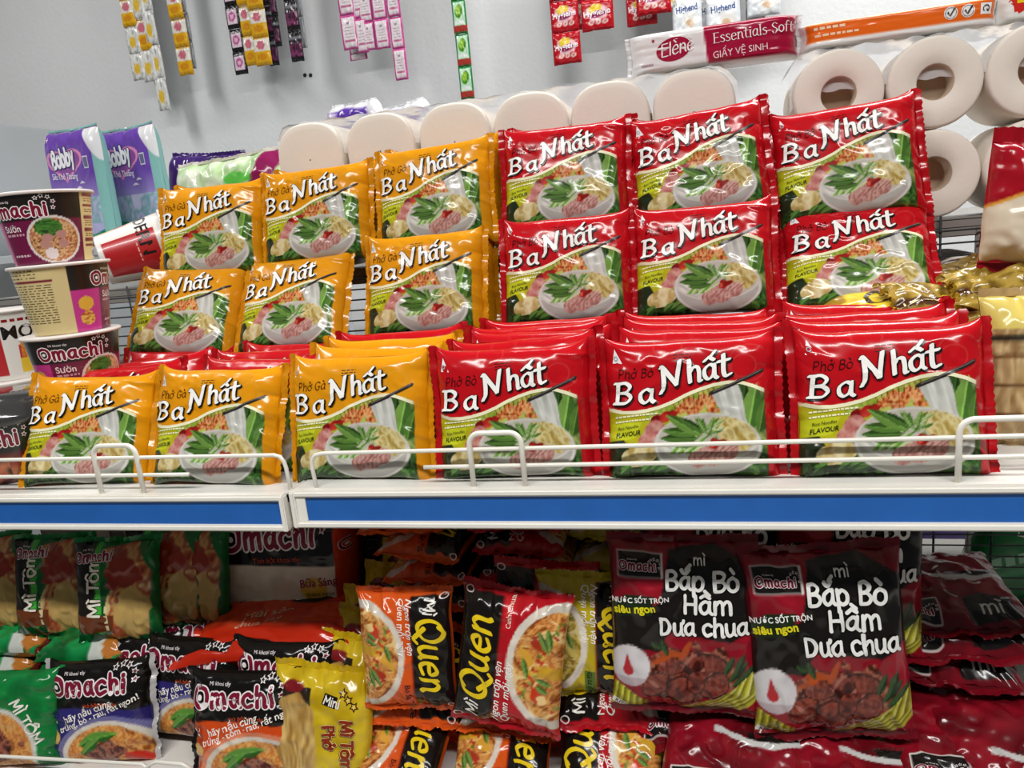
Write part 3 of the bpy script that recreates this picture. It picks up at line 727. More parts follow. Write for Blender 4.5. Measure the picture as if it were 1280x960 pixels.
# raised tiers
tier2 = [(-.662, .855, .112, 4, 4, 'y'), (-.503, .855, .112, -2, -1, 'y'), (-.322, .862, .118, -1, 0, 'y'), (-.146, .862, .122, 1, 0, 'r'), (.006, .862, .121, 0, 0, 'r'), (.166, .862, .116, 0, 1, 'r')]
tier3 = [(-.622, .892, .208, 5, 0, 'y'), (-.468, .892, .214, 2, -1, 'y'), (-.308, .892, .224, -2, -2, 'y'), (-.146, .892, .228, 1, 0, 'r'), (.010, .892, .226, 0, -4, 'r'), (.162, .892, .212, -2, -3, 'r')]
for tn, tier, zn, lean in ((2, tier2, 'lower', -17), (3, tier3, 'upper', -16)):
    for i, (x, y, z, rz, ry, c) in enumerate(tier):
        n = {'y': ['leftmost', 'middle', 'right-hand'], 'r': ['left-hand', 'middle', 'rightmost']}[c][i % 3]
        y = y + (.022 if tn == 3 else -.004); x *= 1.02 if tn == 3 else 1
        put(pho_proto(CN[c], (i + tn) % 3, True), f'{n} {CN[c]} pho packet on the {zn} raised tier', (x, y, z), (lean - (16 if (tn == 2 and i == 5) else 13 if (tn == 2 and i < 2) else 0), ry, rz), GT)
        if not (tn == 2 and i in (0, 1, 5)): put(pho_proto(CN[c], (i + tn + 1) % 3, False), f'{CN[c]} pho packet behind the {n} {CN[c]} one on the {zn} raised tier', (x + .006, y + .036, z + .002), (lean + 3, ry, rz + 2), GT)

# ------------------------------------------------------------------ toilet rolls, soft packs
PAPER = plain('toilet_paper', '#e6ddd2', .8, bump=(160, .0003), var=.02, vscale=20, spec=.2)
CORE = plain('cardboard_core', '#b39c86', .9)
FILM = film_mat('clear_film', .20, (.95, .95, .96))
def superell(r, n, k=40, p=2.0):
    t = np.linspace(0, 2 * math.pi, k, endpoint=False)
    c, s_ = np.cos(t), np.sin(t); return np.stack([np.sign(c) * np.abs(c) ** (2 / p) * r, np.sign(s_) * np.abs(s_) ** (2 / p) * r], 1)
def roll_mesh(r, L, p, core):
    """paper roll, axis along Y, front face at y=0, centre at the origin; rings from the core out"""
    rings = []
    k = 40
    def ring(rr, y, pp): q = superell(rr, 0, k, pp); return np.stack([q[:, 0], np.full(k, y), q[:, 1]], 1)
    if core:
        seq = [(core * .96, L * .5, 2), (core * .96, .001, 2), (core, .0, 2), (r * .7, .0003, p), (r - .004, 0.0, p), (r - .001, .0015, p), (r, .006, p), (r, L, p), (core, L, 2)]
    else:
        seq = [(.001, 0, 2), (r * .5, .0002, p), (r * .8, 0, p), (r - .0035, .0004, p), (r - .0012, .0018, p), (r, .005, p), (r, L, p), (.001, L, 2)]
    V = np.vstack([ring(*a) for a in seq]); Fc = []
    for i in range(len(seq) - 1):
        for j in range(k):
            j2 = (j + 1) % k; Fc.append((i * k + j, i * k + j2, (i + 1) * k + j2, (i + 1) * k + j))
    return mesh_np('paper_roll', V, Fc)
def film_box(name, x0, x1, y0, y1, z0, z1, parent, r=.02, mat=None):
    return bevel_box(name, (x1 - x0, y1 - y0, z1 - z0), mat or FILM, parent, ((x0 + x1) / 2, (y0 + y1) / 2, (z0 + z1) / 2), r, 3)
RZ = .1975
FILM_W = film_mat('milky_film', .42, (.9, .9, .92))
def valley_film(t, cs, r, p, y):
    """wrapping film drawn tight over the roll tops: it closes the valleys between neighbouring rolls"""
    V = []; n = 60; x0, x1 = cs[0][0] - r - .003, cs[-1][0] + r + .003; zt = cs[0][1] + r + .0025
    for j_ in range(6):
        for i in range(n):
            x = x0 + (x1 - x0) * i / (n - 1); f = j_ / 5
            e = min(1, (x - x0) / .02, (x1 - x) / .02); V.append((x, y + .003 * math.sin(i * .9) * f + .006 * f, zt - (1 - e) ** 2 * .02 * 1 - (1 - f) * r * .95 + .0012 * math.sin(i * 1.7)))
    link('film', mesh_np('film', V, grid_faces(n, 6)), FILM_W, t)
    V = []
    for j_ in range(3):
        for i in range(n):
            x = x0 + (x1 - x0) * i / (n - 1); e = min(1, (x - x0) / .02, (x1 - x) / .02); V.append((x, y + .006 + j_ * .045, zt - (1 - e) ** 2 * .02 + .0012 * math.sin(i * 1.7)))
    link('film_top', mesh_np('film_top', V, grid_faces(n, 3)), FILM, t)
t = thing('toilet_roll_pack', 'long film-wrapped row of square cream toilet rolls behind the packets', 'toilet rolls', (-.24, .992, RZ))
rm = roll_mesh(.0492, .10, 2.6, 0)
xs = [at(px, 170, .992)[0] + .24 for px in (381, 471, 566, 663, 763, 869)]
for row in (0, 1):
    for x in xs: o = link('paper_roll', rm, PAPER, t); o.location = (x, .006, .0505 + row * .101)
valley_film(t, [(x, .0505 + .101) for x in xs], .0492, 2.6, .012)
t = thing('toilet_roll_pack', 'film-wrapped toilet rolls with open brown cores at the right', 'toilet rolls', (.267, 1.0, RZ))
rm2 = roll_mesh(.0505, .105, 2.0, .0205); rc = lathe('core', [(.0205, -.105), (.0205, -.001), (.0194, -.001), (.0194, -.03), (.0, -.03)], CORE, None, 28).data
ob_ = bpy.data.objects['core']; bpy.data.objects.remove(ob_)
zt = at(1048, 108, 1.0)[2] - RZ
for row in (0, 1):
    for k in range(4):
        x = at(1049, 100, 1.0)[0] - .267 + k * .1025; o = link('paper_roll', rm2, PAPER, t); o.location = (x, .004, .0505 + row * .1015)
        c = link('core', rc, CORE, o); c.rotation_euler = (math.pi / 2, 0, 0)
valley_film(t, [(at(1049, 100, 1.0)[0] - .267 + k * .1025, .152) for k in range(4)], .0505, 2.0, .010)
t = thing('toilet_roll_pack', 'toilet rolls on the lower rear shelf seen behind the wire at the right', 'toilet rolls', (.267, 1.0, .0505))
for k in range(5):
    o = link('paper_roll', rm2, PAPER, t); o.location = (-.16 + k * .1025, .004, .052)
    c = link('core', rc, CORE, o); c.rotation_euler = (math.pi / 2, 0, 0)

def soft_pack(name, label, cat, W, H, T, axis, art, decal, back, seed, aw=1.0, nx=60, ny=30, loc=(0, 0, 0), rot=(0, 0, 0), fincol=None, **kw):
    pk = Pack(W, H, T, axis, seed, **kw)
    r = build_pack(pk, name, label, cat, art, decal, back, fincol if fincol is not None else back, nx, ny, (0, 1, 0, 1), aw)
    r.location = loc; r.rotation_euler = tuple(math.radians(a) for a in rot); return r
# pack with the crimson panel lying on the square rolls
def elene_art(X, Y):
    P = Paint(X, Y, '#e6e3e4'); P.put(X > 2.0 - .12 * Y, '#a3123a'); P.put((X > 1.95 - .12 * Y) & (X < 2.0 - .12 * Y), '#f4f0f0'); P.put(Y < .08, '#eceaea'); return P.c
d = Decal()
d.disc(1.13, .5, .45, .27, '#a3123a', 0, 8); d.stroke_text('Elènè', .79, .34, .4, 6, '#f6f0f0', .05, 2, nib=(30, .025), shear=.15)
d.stroke_text('Essentials Soft', 2.14, .50, .315, 2, '#f6f0f0', .042, 2, nib=(0, .018), serif=.06, track=.03); d.text('GIẤY VỆ SINH', 2.12, .16, .22, 2, '#f3d9de', 2)
d.greek(.3, .2, .6, .03, '#b89aa5', 1); d.star(.62, .75, .05, '#a3123a', 1); d.star(4.2, .8, .04, '#e8c8d0', 1)
pa, pb = at(787, 95, 1.0), at(1003, 78, 1.0)
soft_pack('toilet_roll_pack', 'white and crimson toilet paper pack lying on the square rolls', 'toilet rolls', pb[0] - pa[0], .049, .07, 'x', elene_art, d, '#e6e3e4', 5, 4.3, 110, 36,
          ((pa[0] + pb[0]) / 2, 1.045, RZ + .2035), (0, 0, 2), lump=.001, crease=.001, ear=.001, fin=.006, pexp=10, qexp=10)
def orange_art(X, Y):
    P = Paint(X, Y, '#ecebea'); P.put((X > .15) & (X < 6.4) & (Y > .28) & (Y < .93), '#e8681a'); P.put((X > .15) & (X < 6.4) & (Y > .88) & (Y < .93), '#f09a55'); return P.c
d = Decal()
for i, x in enumerate((4.9, 5.45)):
    d.disc(x, .6, .22, .22, '#f2f0ee', 1); d.disc(x, .6, .19, .19, '#8c8a88', 2, inner=.86); pass
    d.ribbon([(x - .09, .62), (x - .02, .5), (x + .12, .74)], .03, '#4a4745', 3)
d.rect(5.86, .42, 6.24, .8, '#f2f0ee', 1); d.disc(6.05, .61, .12, .12, '#4a4745', 2, inner=.7); d.ribbon([(6.08, .58), (6.16, .47)], .025, '#4a4745', 2)
d.greek(.4, .68, 1.5, .1, '#f8d9b8', 1, 0, 3, .16); d.greek(.4, .44, 1.9, .08, '#f8d9b8', 1, 0, 6, .16)
pa, pb = at(1006, 62, 1.0), at(1262, 28, 1.0)
soft_pack('toilet_roll_pack', 'white toilet paper pack with an orange band and round check marks', 'toilet rolls', pb[0] - pa[0], .031, .06, 'x', orange_art, d, '#ecebea', 8, 6.6, 120, 26,
          ((pa[0] + pb[0]) / 2, 1.045, RZ + .206), (0, 0, 0), lump=.0006, crease=.0006, ear=.001, fin=.005, pexp=12, qexp=10)
pa = at(1285, 20, 1.0)
d = Decal(); 
for k in range(2): d.star(.5, .5, .32, '#d0251c', 1, k * 18, .7)
d.rect(.36, .44, .64, .56, '#f4d21f', 2)
soft_pack('toilet_roll_pack', 'white toilet paper pack with a red burst at the top right corner', 'toilet rolls', .07, .045, .05, 'x', lambda X, Y: Paint(X, Y, '#eceae6').c, d, '#eceae6', 9, 1.5, 40, 30,
          (pa[0] + .014, 1.045, RZ + .206), lump=.0006, crease=.0006, ear=.001, fin=.004, pexp=10, qexp=10)

# ------------------------------------------------------------------ diaper packs
def heart_pts(sc):
    t = np.linspace(0, 2 * math.pi, 40, endpoint=False); x = 16 * np.sin(t) ** 3; y = 13 * np.cos(t) - 5 * np.cos(2 * t) - 2 * np.cos(3 * t) - np.cos(4 * t)
    return [(.46 + a / 17 * .36 * sc, .72 + b / 17 * .15 * sc) for a, b in zip(x, y)]
def diaper_art(X, Y):
    P = Paint(X, Y, '#5f3f9a')
    t = np.clip((.62 - Y) / .3, 0, 1)[:, None]; P.c = C3('#6a45a6') * (1 - t) + C3('#a9a8cf') * t
    P.mott((Y < .42) & (Y > .2), ['#8a86b8', '#b6b4d6', '#7aa0a8', '#c3bfdc'], 6, 3)
    P.put(Y < .16 + .05 * np.sin(X * 6), '#17806a'); P.ell(.5, .02, .5, .1, '#1e9678', 0, .1)
    P.put(X > 1.02 - .14 * np.clip(Y - .7, 0, 1), '#cfd8d8'); P.put((X > 1.0) & (Y < .8), '#7fb3ae'); P.put((X - .84) + (Y - .84) * .8 > .12, '#dcdcdf'); P.put(Y > .985, '#8a6a9a')
    P.poly(heart_pts(1.1), '#e08ab8'); P.poly(heart_pts(.95), '#8a4f9c')
    return P.c
def diaper_decal():
    d = Decal()
    d.stroke_text('Bobby', .22, .69, .18, 3, '#f0eef4', .095, 5, outline=('#35356a', .05), track=.02)
    d.text('Siêu Khô Thoáng', .16, .60, .075, -2, '#e9e2f2', 4, .01); d.text('0+', .05, .9, .09, 0, '#eed9e4', 2)
    d.rect(.85, .66, .94, .76, '#d9d6e2', 1); d.rect(.86, .67, .93, .75, '#6a6a90', 2)
    for x, y in ((.62, .5), (.7, .54)): d.poly([(x, y), (x + .12, y), (x + .08, y + .02), (x + .04, y + .02)], '#d9cfe6', 1)
    return d
pa, pb = at(47, 168, 1.6), at(124, 172, 1.6)
wD = (pb[0] - pa[0]) * 1.08; zD = pa[2] - .275
tag_shelf = thing('side_shelf', 'grey side shelf under the purple diaper packs', 'shelf', (-1.25, 1.62, zD - .012))
bevel_box('deck', (.9, .3, .02), PART_M, tag_shelf, (0, 0, 0), .002)
bevel_box('leg', (.03, .03, zD + .84), PART_M, tag_shelf, (-.4, .1, -(zD + .84) / 2), .002); bevel_box('leg', (.03, .03, zD + .84), PART_M, tag_shelf, (.4, .1, -(zD + .84) / 2), .002)
dp = soft_pack('diaper_pack', 'purple diaper pack with a heart logo, left one of two standing behind the cups', 'diaper pack', wD, .275, .055, 'z', diaper_art, diaper_decal(), '#7fb3ae', 3, 1.06, 110, 130,
               (pa[0] + wD * .47, 1.61, zD), (0, 1, -12), lump=.003, crease=.002, ear=-.004, fin=.006, pexp=10, qexp=9)
dup(dp, 'purple diaper pack with a heart logo, right one of two standing behind the cups', (pa[0] + wD * .98, 1.69, zD), (0, -1, -10))
bpy.context.view_layer.update()
# lower lying packs on the rear shelf
def bobby2(X, Y):
    P = Paint(X, Y, '#3d2468'); P.mott(Y > -1, ['#35205c', '#472a76'], 6, 2); return P.c
d = Decal(); d.disc(.55, .78, .34, .13, '#c88ab8', 1, 6); d.disc(.55, .78, .31, .11, '#5a3584', 2, 6); d.stroke_text('Bobby', .27, .72, .16, 6, '#eeeaf2', .09, 4)
for i in range(14): d.disc(.15 + .06 * i, .4 + .3 * ((i * .37) % 1), .008, .008, '#9a86c0', 1)
pa, pb = at(187, 212, 1.22), at(262, 200, 1.22)
soft_pack('diaper_pack', 'dark purple diaper pack lying behind the yellow packets', 'diaper pack', .155, .200, .06, 'z', bobby2, d, '#3d2468', 12, 1.0, 50, 60, (pa[0] + .075, 1.27, RZ + .012), (0, 4, 4), lump=.003, crease=.002, ear=-.006, fin=.006, pexp=8, qexp=7)
def mixbag(X, Y):
    P = Paint(X, Y, '#e2e0da'); P.mott((Y > .72), ['#d9e6c8', '#a8cf8e', '#e8ecdc', '#c4dcb0'], 5, 5); P.put((Y < .7) & (Y > .6), '#8a1d55'); P.poly([(.95, .5), (1.3, 1.0), (1.5, 1.0), (1.5, .9), (1.2, .5)], '#8a1d55')
    P.mott((Y < .6) & (X < .4), ['#d8a8a0', '#e8dcd4', '#b8c8a8'], 5, 7); P.ell(.95, .8, .2, .06, '#5fbf4a', 0, .2); P.put((Y < .6) & (X > .5), '#9a2a5e'); return P.c
soft_pack('diaper_pack', 'glossy white, green and maroon baby goods bag behind the yellow packets', 'bag', .2, .192, .06, 'z', mixbag, None, '#d8d2c8', 14, 1.5, 60, 60, (pa[0] + .205, 1.15, RZ - .004), (-4, -3, 0), lump=.005, crease=.004, ear=-.003, fin=.006, pexp=6, qexp=5)
for k, (ppx, lab) in enumerate(((448, 'left'), (516, 'right'))):
    p = at(ppx, 132, 1.5)
    def topart(X, Y):
        P = Paint(X, Y, '#5a36a0'); P.put((X > 1.0) | (Y > .93 - .02 * np.sin(X * 9)), '#dcdce0'); P.put((X < .3) & (Y > .86) & (Y < .9), '#d9cfe6'); return P.c
    soft_pack('diaper_pack', f'purple and white diaper pack showing its top above the square rolls, {lab} one of two', 'diaper pack', .122, .17, .06, 'z', topart, None, '#dcdce0', 20 + k, 1.25, 30, 40, (p[0], 1.5, p[2] - .165), (0, -3 - k * 5, 0), lump=.004, crease=.003, ear=-.012, fin=.004, pexp=8, qexp=6)
p = at(480, 132, 1.5)
t = thing('display_shelf', 'grey shelf beyond the rolls carrying two purple packs', 'shelf', (p[0], 1.5, p[2] - .172)); bevel_box('deck', (.6, .2, .012), PART_M, t, (0, 0, -.003), .002)
bevel_box('leg', (.03, .03, .6), PART_M, t, (0, .05, -.308), .002)

# ------------------------------------------------------------------ noodle cups
def cup_art(kind):
    def omachi(U, V):
        # unrolled wall: circumference U 0..1 (0 = front), height V 0..1 (bottom..top)
        P = Paint(U, V, '#d9c58e')
        blk = (U > .30) & (U < .74); P.put(blk & (V > .60), '#1c1614'); P.put(blk & (V <= .60), '#6e1440')
        P.put(blk & (V <= .60) & (U < .42), '#c2358a'); P.put(blk & (V <= .62) & (V > .6), '#3a1024')
        d = P.ellm(.625, .33, .1, .33); P.put(d < 1, '#d9d2cc'); P.put(d < .9, '#b86a3a')
        P.mott(d < .86, ['#7a3a20', '#c08a50', '#e0c090', '#a8593a', '#d8a878'], 60, 3); P.mott(P.ellm(.61, .5, .05, .12) < 1, ['#27531a', '#4c8a30', '#1c3a14'], 50, 4)
        for x, y in ((.60, .36), (.65, .4), (.655, .28), (.59, .26)): P.ell(x, y, .022, .06, '#b9867c', 0, .2)
        P.ell(.605, .14, .025, .08, '#e6d6d6')
        for x, y in ((.355, .42), (.355, .2)): mk = P.ell(x, y, .03, .1, '#d8a03a', 0, .15); P.mott(mk, ['#c07a2a', '#e8c860', '#a8402a'], 40, int(y * 10))
        P.ell(.355, .42, .03, .1, '#e0b040', 0, .15, 3)
        for y in (.93, .78, .62, .44, .3, .22): P.put((U > .755) & (U < .86) & (np.abs(V - y) < .022), '#7a1a30')
        P.put((U > .80) & (U < .845) & (np.abs(V - .1) < .06), '#e8e8ea')
        P.put((U > .02) & (U < .25) & (np.abs(V - .78) < .02), '#7a1a30')
        return P.c
    def modern(U, V):
        P = Paint(U, V, '#e4e0da')
        for a in (0, .5):
            P.put((U > a + .04) & (U < a + .27) & (V > .08) & (V < .86), '#b3161f'); P.put((U > a + .34) & (U < a + .44) & (V > .1) & (V < .5), '#c4262a')
            P.put((U > a + .34) & (U < a + .44) & (V > .1) & (V < .3), '#e8c030'); P.mott((U > a + .35) & (U < a + .43) & (V > .3) & (V < .55), ['#a83c1a', '#e0a040', '#d8642a'], 60, 2)
        return P.c
    return omachi if kind == 'omachi' else modern
CUPM = print_mat('cup_print', .3, .5, .3, bump=False)
def make_cup(kind, rt, rb, h, label):
    t = thing('noodle_cup', label, 'noodle cup')
    prof = [(rb * .2, .003), (rb - .003, .003), (rb, .0)] + [(rb + (rt - rb) * i / 56, h * .985 * i / 56) for i in range(1, 57)]
    prof = np.array(prof); n = 300; th = np.linspace(0, 2 * math.pi, n + 1); k = len(prof)
    V = np.stack([np.outer(prof[:, 0], np.sin(th)), np.outer(prof[:, 0], -np.cos(th)), np.repeat(prof[:, 1][:, None], n + 1, 1)], -1).reshape(-1, 3)
    U = np.tile(th / (2 * math.pi), k); Vv = np.repeat(np.clip(prof[:, 1] / h, 0, 1), n + 1)
    link('cup_wall', mesh_np('cup_wall', V, grid_faces(n + 1, k), cup_art(kind)(U, Vv)), CUPM, t)
    lathe('lid', [(.0, h + .0012), (rt - .001, h + .001), (rt + .0028, h + .0006), (rt + .0036, h - .001), (rt + .0028, h - .003), (rt + .0, h - .003)], plain('lid_white', '#e0d9d4', .35), t, 64)
    d = Decal()
    # decal plane: x in circumference 0..1 scaled so that 1 unit = height
    circ = 2 * math.pi * (rt + rb) / 2 / h
    def surf(X, Y):
        u = np.asarray(X) / circ * 2 * math.pi; r = rb + (rt - rb) * np.asarray(Y); N = np.stack([np.sin(u), -np.cos(u), 0 * u], 1)
        return np.stack([r * np.sin(u), -r * np.cos(u), np.asarray(Y) * h], 1), N
    if kind == 'omachi':
        omachi_logo(d, .385 * circ, .67, .235, 0, 4)
        d.text('Sườn', .435 * circ, .47, .13, 0, '#f0e2e6', 2, .012); d.greek(.435 * circ, .41, .52 * circ, .03, '#c89aa8', 1, 0, 2, .05)
        d.greek(.44 * circ, .12, .52 * circ, .03, '#d9b8c2', 1, 0, 4, .05)
        for i in range(16): d.greek(.03 * circ, .72 - i * .036, .245 * circ, .013, '#6a5a3c', 1, 0, i, .08)
        for i in range(3): d.greek(.06 * circ, .93 - i * .05, .2 * circ, .016, '#6a5a3c', 1, 0, i + 30, .08)
        for y in (.88, .85, .73, .70, .57, .54, .51, .39, .36): d.greek(.76 * circ, y - .01, .855 * circ, .012, '#8a6a40', 1, 0, int(y * 100), .07)
        for i in range(9): d.rect((.805 + .004 * i) * circ, .06, (.8065 + .004 * i) * circ, .15, '#2a2a2a', 2, 2, 2)
    else:
        for a in (0, .5):
            d.text('MODERN', (a + .275) * circ, .6, .26, 0, '#1a1412', 2, .02); d.greek((a + .29) * circ, .84, (a + .42) * circ, .04, '#8a1a20', 2, 0, 4, .08)
            d.greek((a + .1) * circ, .55, (a + .2) * circ, .02, '#e8a8a0', 1, 0, 3, .06)
    if d.n: d.build('lettering', surf, PRINT_INK, t, .0003, .0001)
    return t
cupY = .765
cx = at(72, 330, cupY)[0]
def facing(x, y): return math.degrees(math.atan2(-x, y))     # yaw that turns a cup's front towards the viewer's side of the aisle
base_yaw = math.degrees(math.atan2(cx, cupY)) * -1
HC = .0815; zc0 = at(65, 236, cupY)[2] - .003 - 4 * HC
cup = make_cup('omachi', .0515, .0405, HC - .0012, 'black and maroon noodle cup on top of the cup stack, bowl picture in front')
view = -math.degrees(math.atan2(cx, cupY))     # direction from the cup to the lens, measured from -Y
def cup_rot(u): return view * -1 * -1 - u * 360     # turns circumference position u to the viewer
lay = [(4, .61, 'black and maroon noodle cup on top of the cup stack, bowl picture in front'), (3, .285, 'noodle cup second from the top of the stack, beige text panel in front'),
       (2, .52, 'noodle cup third from the top of the stack, behind the leftmost yellow packet'), (1, .40, 'lowest noodle cup of the stack, mostly hidden by the leftmost yellow packet')]
def cup_z(u): return math.atan2(cx, -0 + cupY)
for i, (lv, u, lab) in enumerate(lay):
    # the point at angle u sits at direction (sin 2pi u, -cos 2pi u); the lens lies at (-cx, -cupY) from the cup
    want = math.atan2(-cx, cupY); ang = want - 2 * math.pi * u
    o = cup if i == 0 else dup(cup, lab, (0, 0, 0), (0, 0, 0))
    o.location = (cx + (.002 if i % 2 else -.002), cupY, zc0 + (lv - 1) * HC); o.rotation_euler = (0, 0, ang)
mod = make_cup('modern', .05, .037, .1, 'red and white noodle cup lying tilted behind the cup stack')
p = at(203, 311, 1.03)
mod.location = (p[0] - .085, 1.0, RZ + .043); mod.rotation_euler = (Matrix.Rotation(math.radians(36), 3, 'Z') @ Matrix.Rotation(math.radians(80), 3, 'Y') @ Matrix.Rotation(math.radians(128), 3, 'Z')).to_euler()
p = at(-2, 420, .86)
m2 = dup(mod, 'red and white noodle cup standing upright at the left edge behind the cup stack', (p[0] - .03, .90, .085), (0, 0, 120))
dup(mod, 'red and white noodle cup under the upright one at the left edge', (p[0] - .03, .90, -.018 + .002), (0, 0, 30))
# black bowl with a clear lid at the left end of the shelf
t = thing('noodle_bowl', 'black noodle bowl with a clear domed lid at the left end of the shelf', 'noodle bowl')
def bowl_art(U, V):
    P = Paint(U, V, '#1a1816'); P.put(V < .45, '#6b1a16'); P.mott(V < .42, ['#3a100c', '#a8402a', '#c87a4a', '#2a1410'], 26, 3); P.put((V > .45) & (V < .5), '#3a5a2a'); return P.c
rbw, hb = .075, .078
prof = np.array([(.01, .002), (.052, .002), (.055, .0)] + [(.055 + (rbw - .055) * (i / 14) ** .7, hb * i / 14) for i in range(1, 15)]); n = 140; th = np.linspace(0, 2 * math.pi, n + 1)
V = np.stack([np.outer(prof[:, 0], np.sin(th)), np.outer(prof[:, 0], -np.cos(th)), np.repeat(prof[:, 1][:, None], n + 1, 1)], -1).reshape(-1, 3)
link('bowl_wall', mesh_np('bowl_wall', V, grid_faces(n + 1, len(prof)), bowl_art(np.tile(th / (2 * math.pi), len(prof)), np.repeat(prof[:, 1] / hb, n + 1))), CUPM, t)
lathe('lid', [(rbw + .002, hb - .008), (rbw + .004, hb - .004), (rbw + .003, hb + .002), (rbw - .006, hb + .012), (rbw - .012, hb + .018), (.0, hb + .020)], plain('lid_smoke', '#3a3a3a', .12, coat=.6), t, 64)
d = Decal(); omachi_logo(d, -.85, .60, .3, 0, 3)
def bsurf(X, Y):
    u = np.asarray(X) * .95; yy = np.clip(np.asarray(Y), 0.01, 1); r = .055 + (rbw - .055) * yy ** .7
    return np.stack([r * np.sin(u), -r * np.cos(u), yy * hb], 1), np.stack([np.sin(u), -np.cos(u), 0 * u], 1)
d.build('lettering', bsurf, PRINT_INK, t, .0005, .0002)
p = at(-22, 540, .70); t.location = (p[0] + .022, .722, .0005); t.rotation_euler = (0, 0, math.radians(38))

# ------------------------------------------------------------------ right end of the upper shelf
def redbag(X, Y):
    P = Paint(X, Y, '#d8cbb4'); w = .55 + .12 * np.cos((X - .5) * 5); P.put(Y > w, '#a01020'); P.put((Y > w) & (Y < w + .03), '#d89a3a'); P.mott((Y < .3) & (X > .5), ['#c8a878', '#e0c8a0', '#a8805a'], 6, 2); return P.c
p = at(1224, 330, .80)
soft_pack('snack_bag', 'red and cream snack bag at the right edge above the gold packs', 'snack bag', .16, .112, .05, 'z', redbag, None, '#a01020', 31, 1.0, 60, 70, (p[0] + .088, .82, .152), (-6, 5, -14), lump=.005, crease=.004, ear=.0, fin=.014, pexp=5, qexp=4)
def goldart(X, Y):
    P = Paint(X, Y, '#8f7024'); P.mott(X > -9, ['#5e4614', '#a08434', '#b89a4a', '#7a5f1c'], 5, 4); P.put((Y < .45) & (Y > .2) & (X < .7), '#4a2a14'); return P.c
gold = [None, False]
d = Decal(); d.greek(.1, .3, .6, .08, '#e8d8a0', 1, 0, 2, .12)
gold[0] = soft_pack('snack_packet', 'x', 'snack packet', .095, .06, .018, 'x', goldart, d, '#a07c20', 33, 1.5, 36, 26, lump=.003, crease=.004, ear=.003, fin=.005)
gp = [(1190, 388, .80, 60, 10, 20), (1235, 392, .79, 50, -20, -15), (1262, 385, .80, 66, 25, 8), (1215, 372, .84, 70, 5, -30), (1275, 372, .83, 40, -10, 30), (1240, 362, .86, 75, 15, 0), (1205, 360, .88, 62, -12, 14), (1270, 350, .88, 70, 20, -20)]
for i, (px, py, Y, rx, ry, rz) in enumerate(gp):
    q = at(px, py, Y); put(gold, ['gold snack packet lowest at the left of the gold pile', 'gold snack packet lying in the middle front of the gold pile', 'gold snack packet at the right front of the gold pile', 'gold snack packet second layer left in the gold pile', 'gold snack packet propped up at the right edge of the gold pile', 'gold snack packet on top in the middle of the gold pile', 'gold snack packet on top at the left of the gold pile', 'gold snack packet highest under the red snack bag'][i], (q[0], Y, q[2] - .012), (-rx, ry, rz), 'gold snack packets piled at the right')
bx = thing('support_carton', 'plain brown carton under the gold snack pile', 'carton', (.36, .84, .004)); bevel_box('carton_body', (.26, .16, .095), plain('carton_brown', '#8a7150', .8, var=.05), bx, (.02, .01, .0475), .003)
def lemon(X, Y):
    P = Paint(X, Y, '#d9b81c'); P.mott(X > -9, ['#c8a414', '#e8cc3a', '#d9b81c'], 4, 6); P.put((Y > .5) & (X < .3), '#a8822a'); return P.c
d = Decal(); d.stroke_text('Ch', .5, .3, .5, 0, '#3a2a10', .06, 1)
q = at(1135, 388, .815)
soft_pack('noodle_packet', 'bright yellow noodle packet lying flat behind the rightmost red packets', 'noodle packet', .20, .075, .03, 'x', lemon, d, '#c8a414', 36, 2.6, 60, 26, (q[0] + .025, .80, .108), (-78, 0, 2), lump=.002, crease=.003, ear=.004, fin=.01)
def noodle_art(X, Y):
    P = Paint(X, Y, '#b89a68'); st = vn(X * 60 + 6 * vn(X * 4, Y * 4, 2), Y * 9 + 4 * vn(X * 5, Y * 5, 5), 3); P.c = C3('#8a6a40') * (1 - st[:, None]) + C3('#dcc493') * st[:, None]
    for y in (.2, .4, .6): P.line([(0, y), (1, y + .02)], .012, '#6a4a2a')
    P.put(Y > .78, '#d9c468'); P.put((Y > .7) & (Y < .74), '#2a2a22'); return P.c
q = at(1262, 512, .72)
soft_pack('noodle_bag', 'clear bag of dried noodles at the right end behind the wire hoop', 'noodle bag', .12, .13, .045, 'z', noodle_art, None, '#b89a68', 37, 1.0, 60, 60, (q[0] + .045, .735, .006), (-8, 0, -4), lump=.003, crease=.004, ear=.002, fin=.008)

# ------------------------------------------------------------------ sachet strips hanging in front of the wall
def s_yellow(X, Y):
    P = Paint(X, Y, '#d9a51f'); P.put(Y > .5, '#d8d4c8'); mk = P.ell(.5, .72, .25, .16, '#c46a7a', 0, .2); P.put((Y < .12) | (Y > .95), '#c8961a'); P.ell(.5, .3, .3, .12, '#c9851a'); return P.c
def s_silver(X, Y):
    P = Paint(X, Y, '#c2c2c0'); P.mott(X > -9, ['#a8a8a6', '#dededc', '#c4c4c2'], 5, 3); P.ell(.5, .4, .25, .2, '#d8b23a', 0, .3); return P.c
def s_grey(X, Y): P = Paint(X, Y, '#8a8d90'); P.mott(X > -9, ['#7a7d80', '#a4a7aa'], 5, 3); return P.c
def s_bp(X, Y):
    P = Paint(X, Y, '#1c181c'); P.poly([(.12, .18), (.88, .18), (.88, .8), (.12, .8)], '#d9c3d0'); P.ell(.5, .5, .26, .2, '#b0508a', 0, .25); P.ell(.5, .5, .14, .1, '#e0b0c8'); return P.c
def s_black(X, Y):
    P = Paint(X, Y, '#1d1a1e'); P.mott((Y < .6) & (Y > .15), ['#1d1a1e', '#8a3a6a', '#2a2028'], 7, 4); P.put((Y > .7) & (Y < .8), '#7a7a80'); return P.c
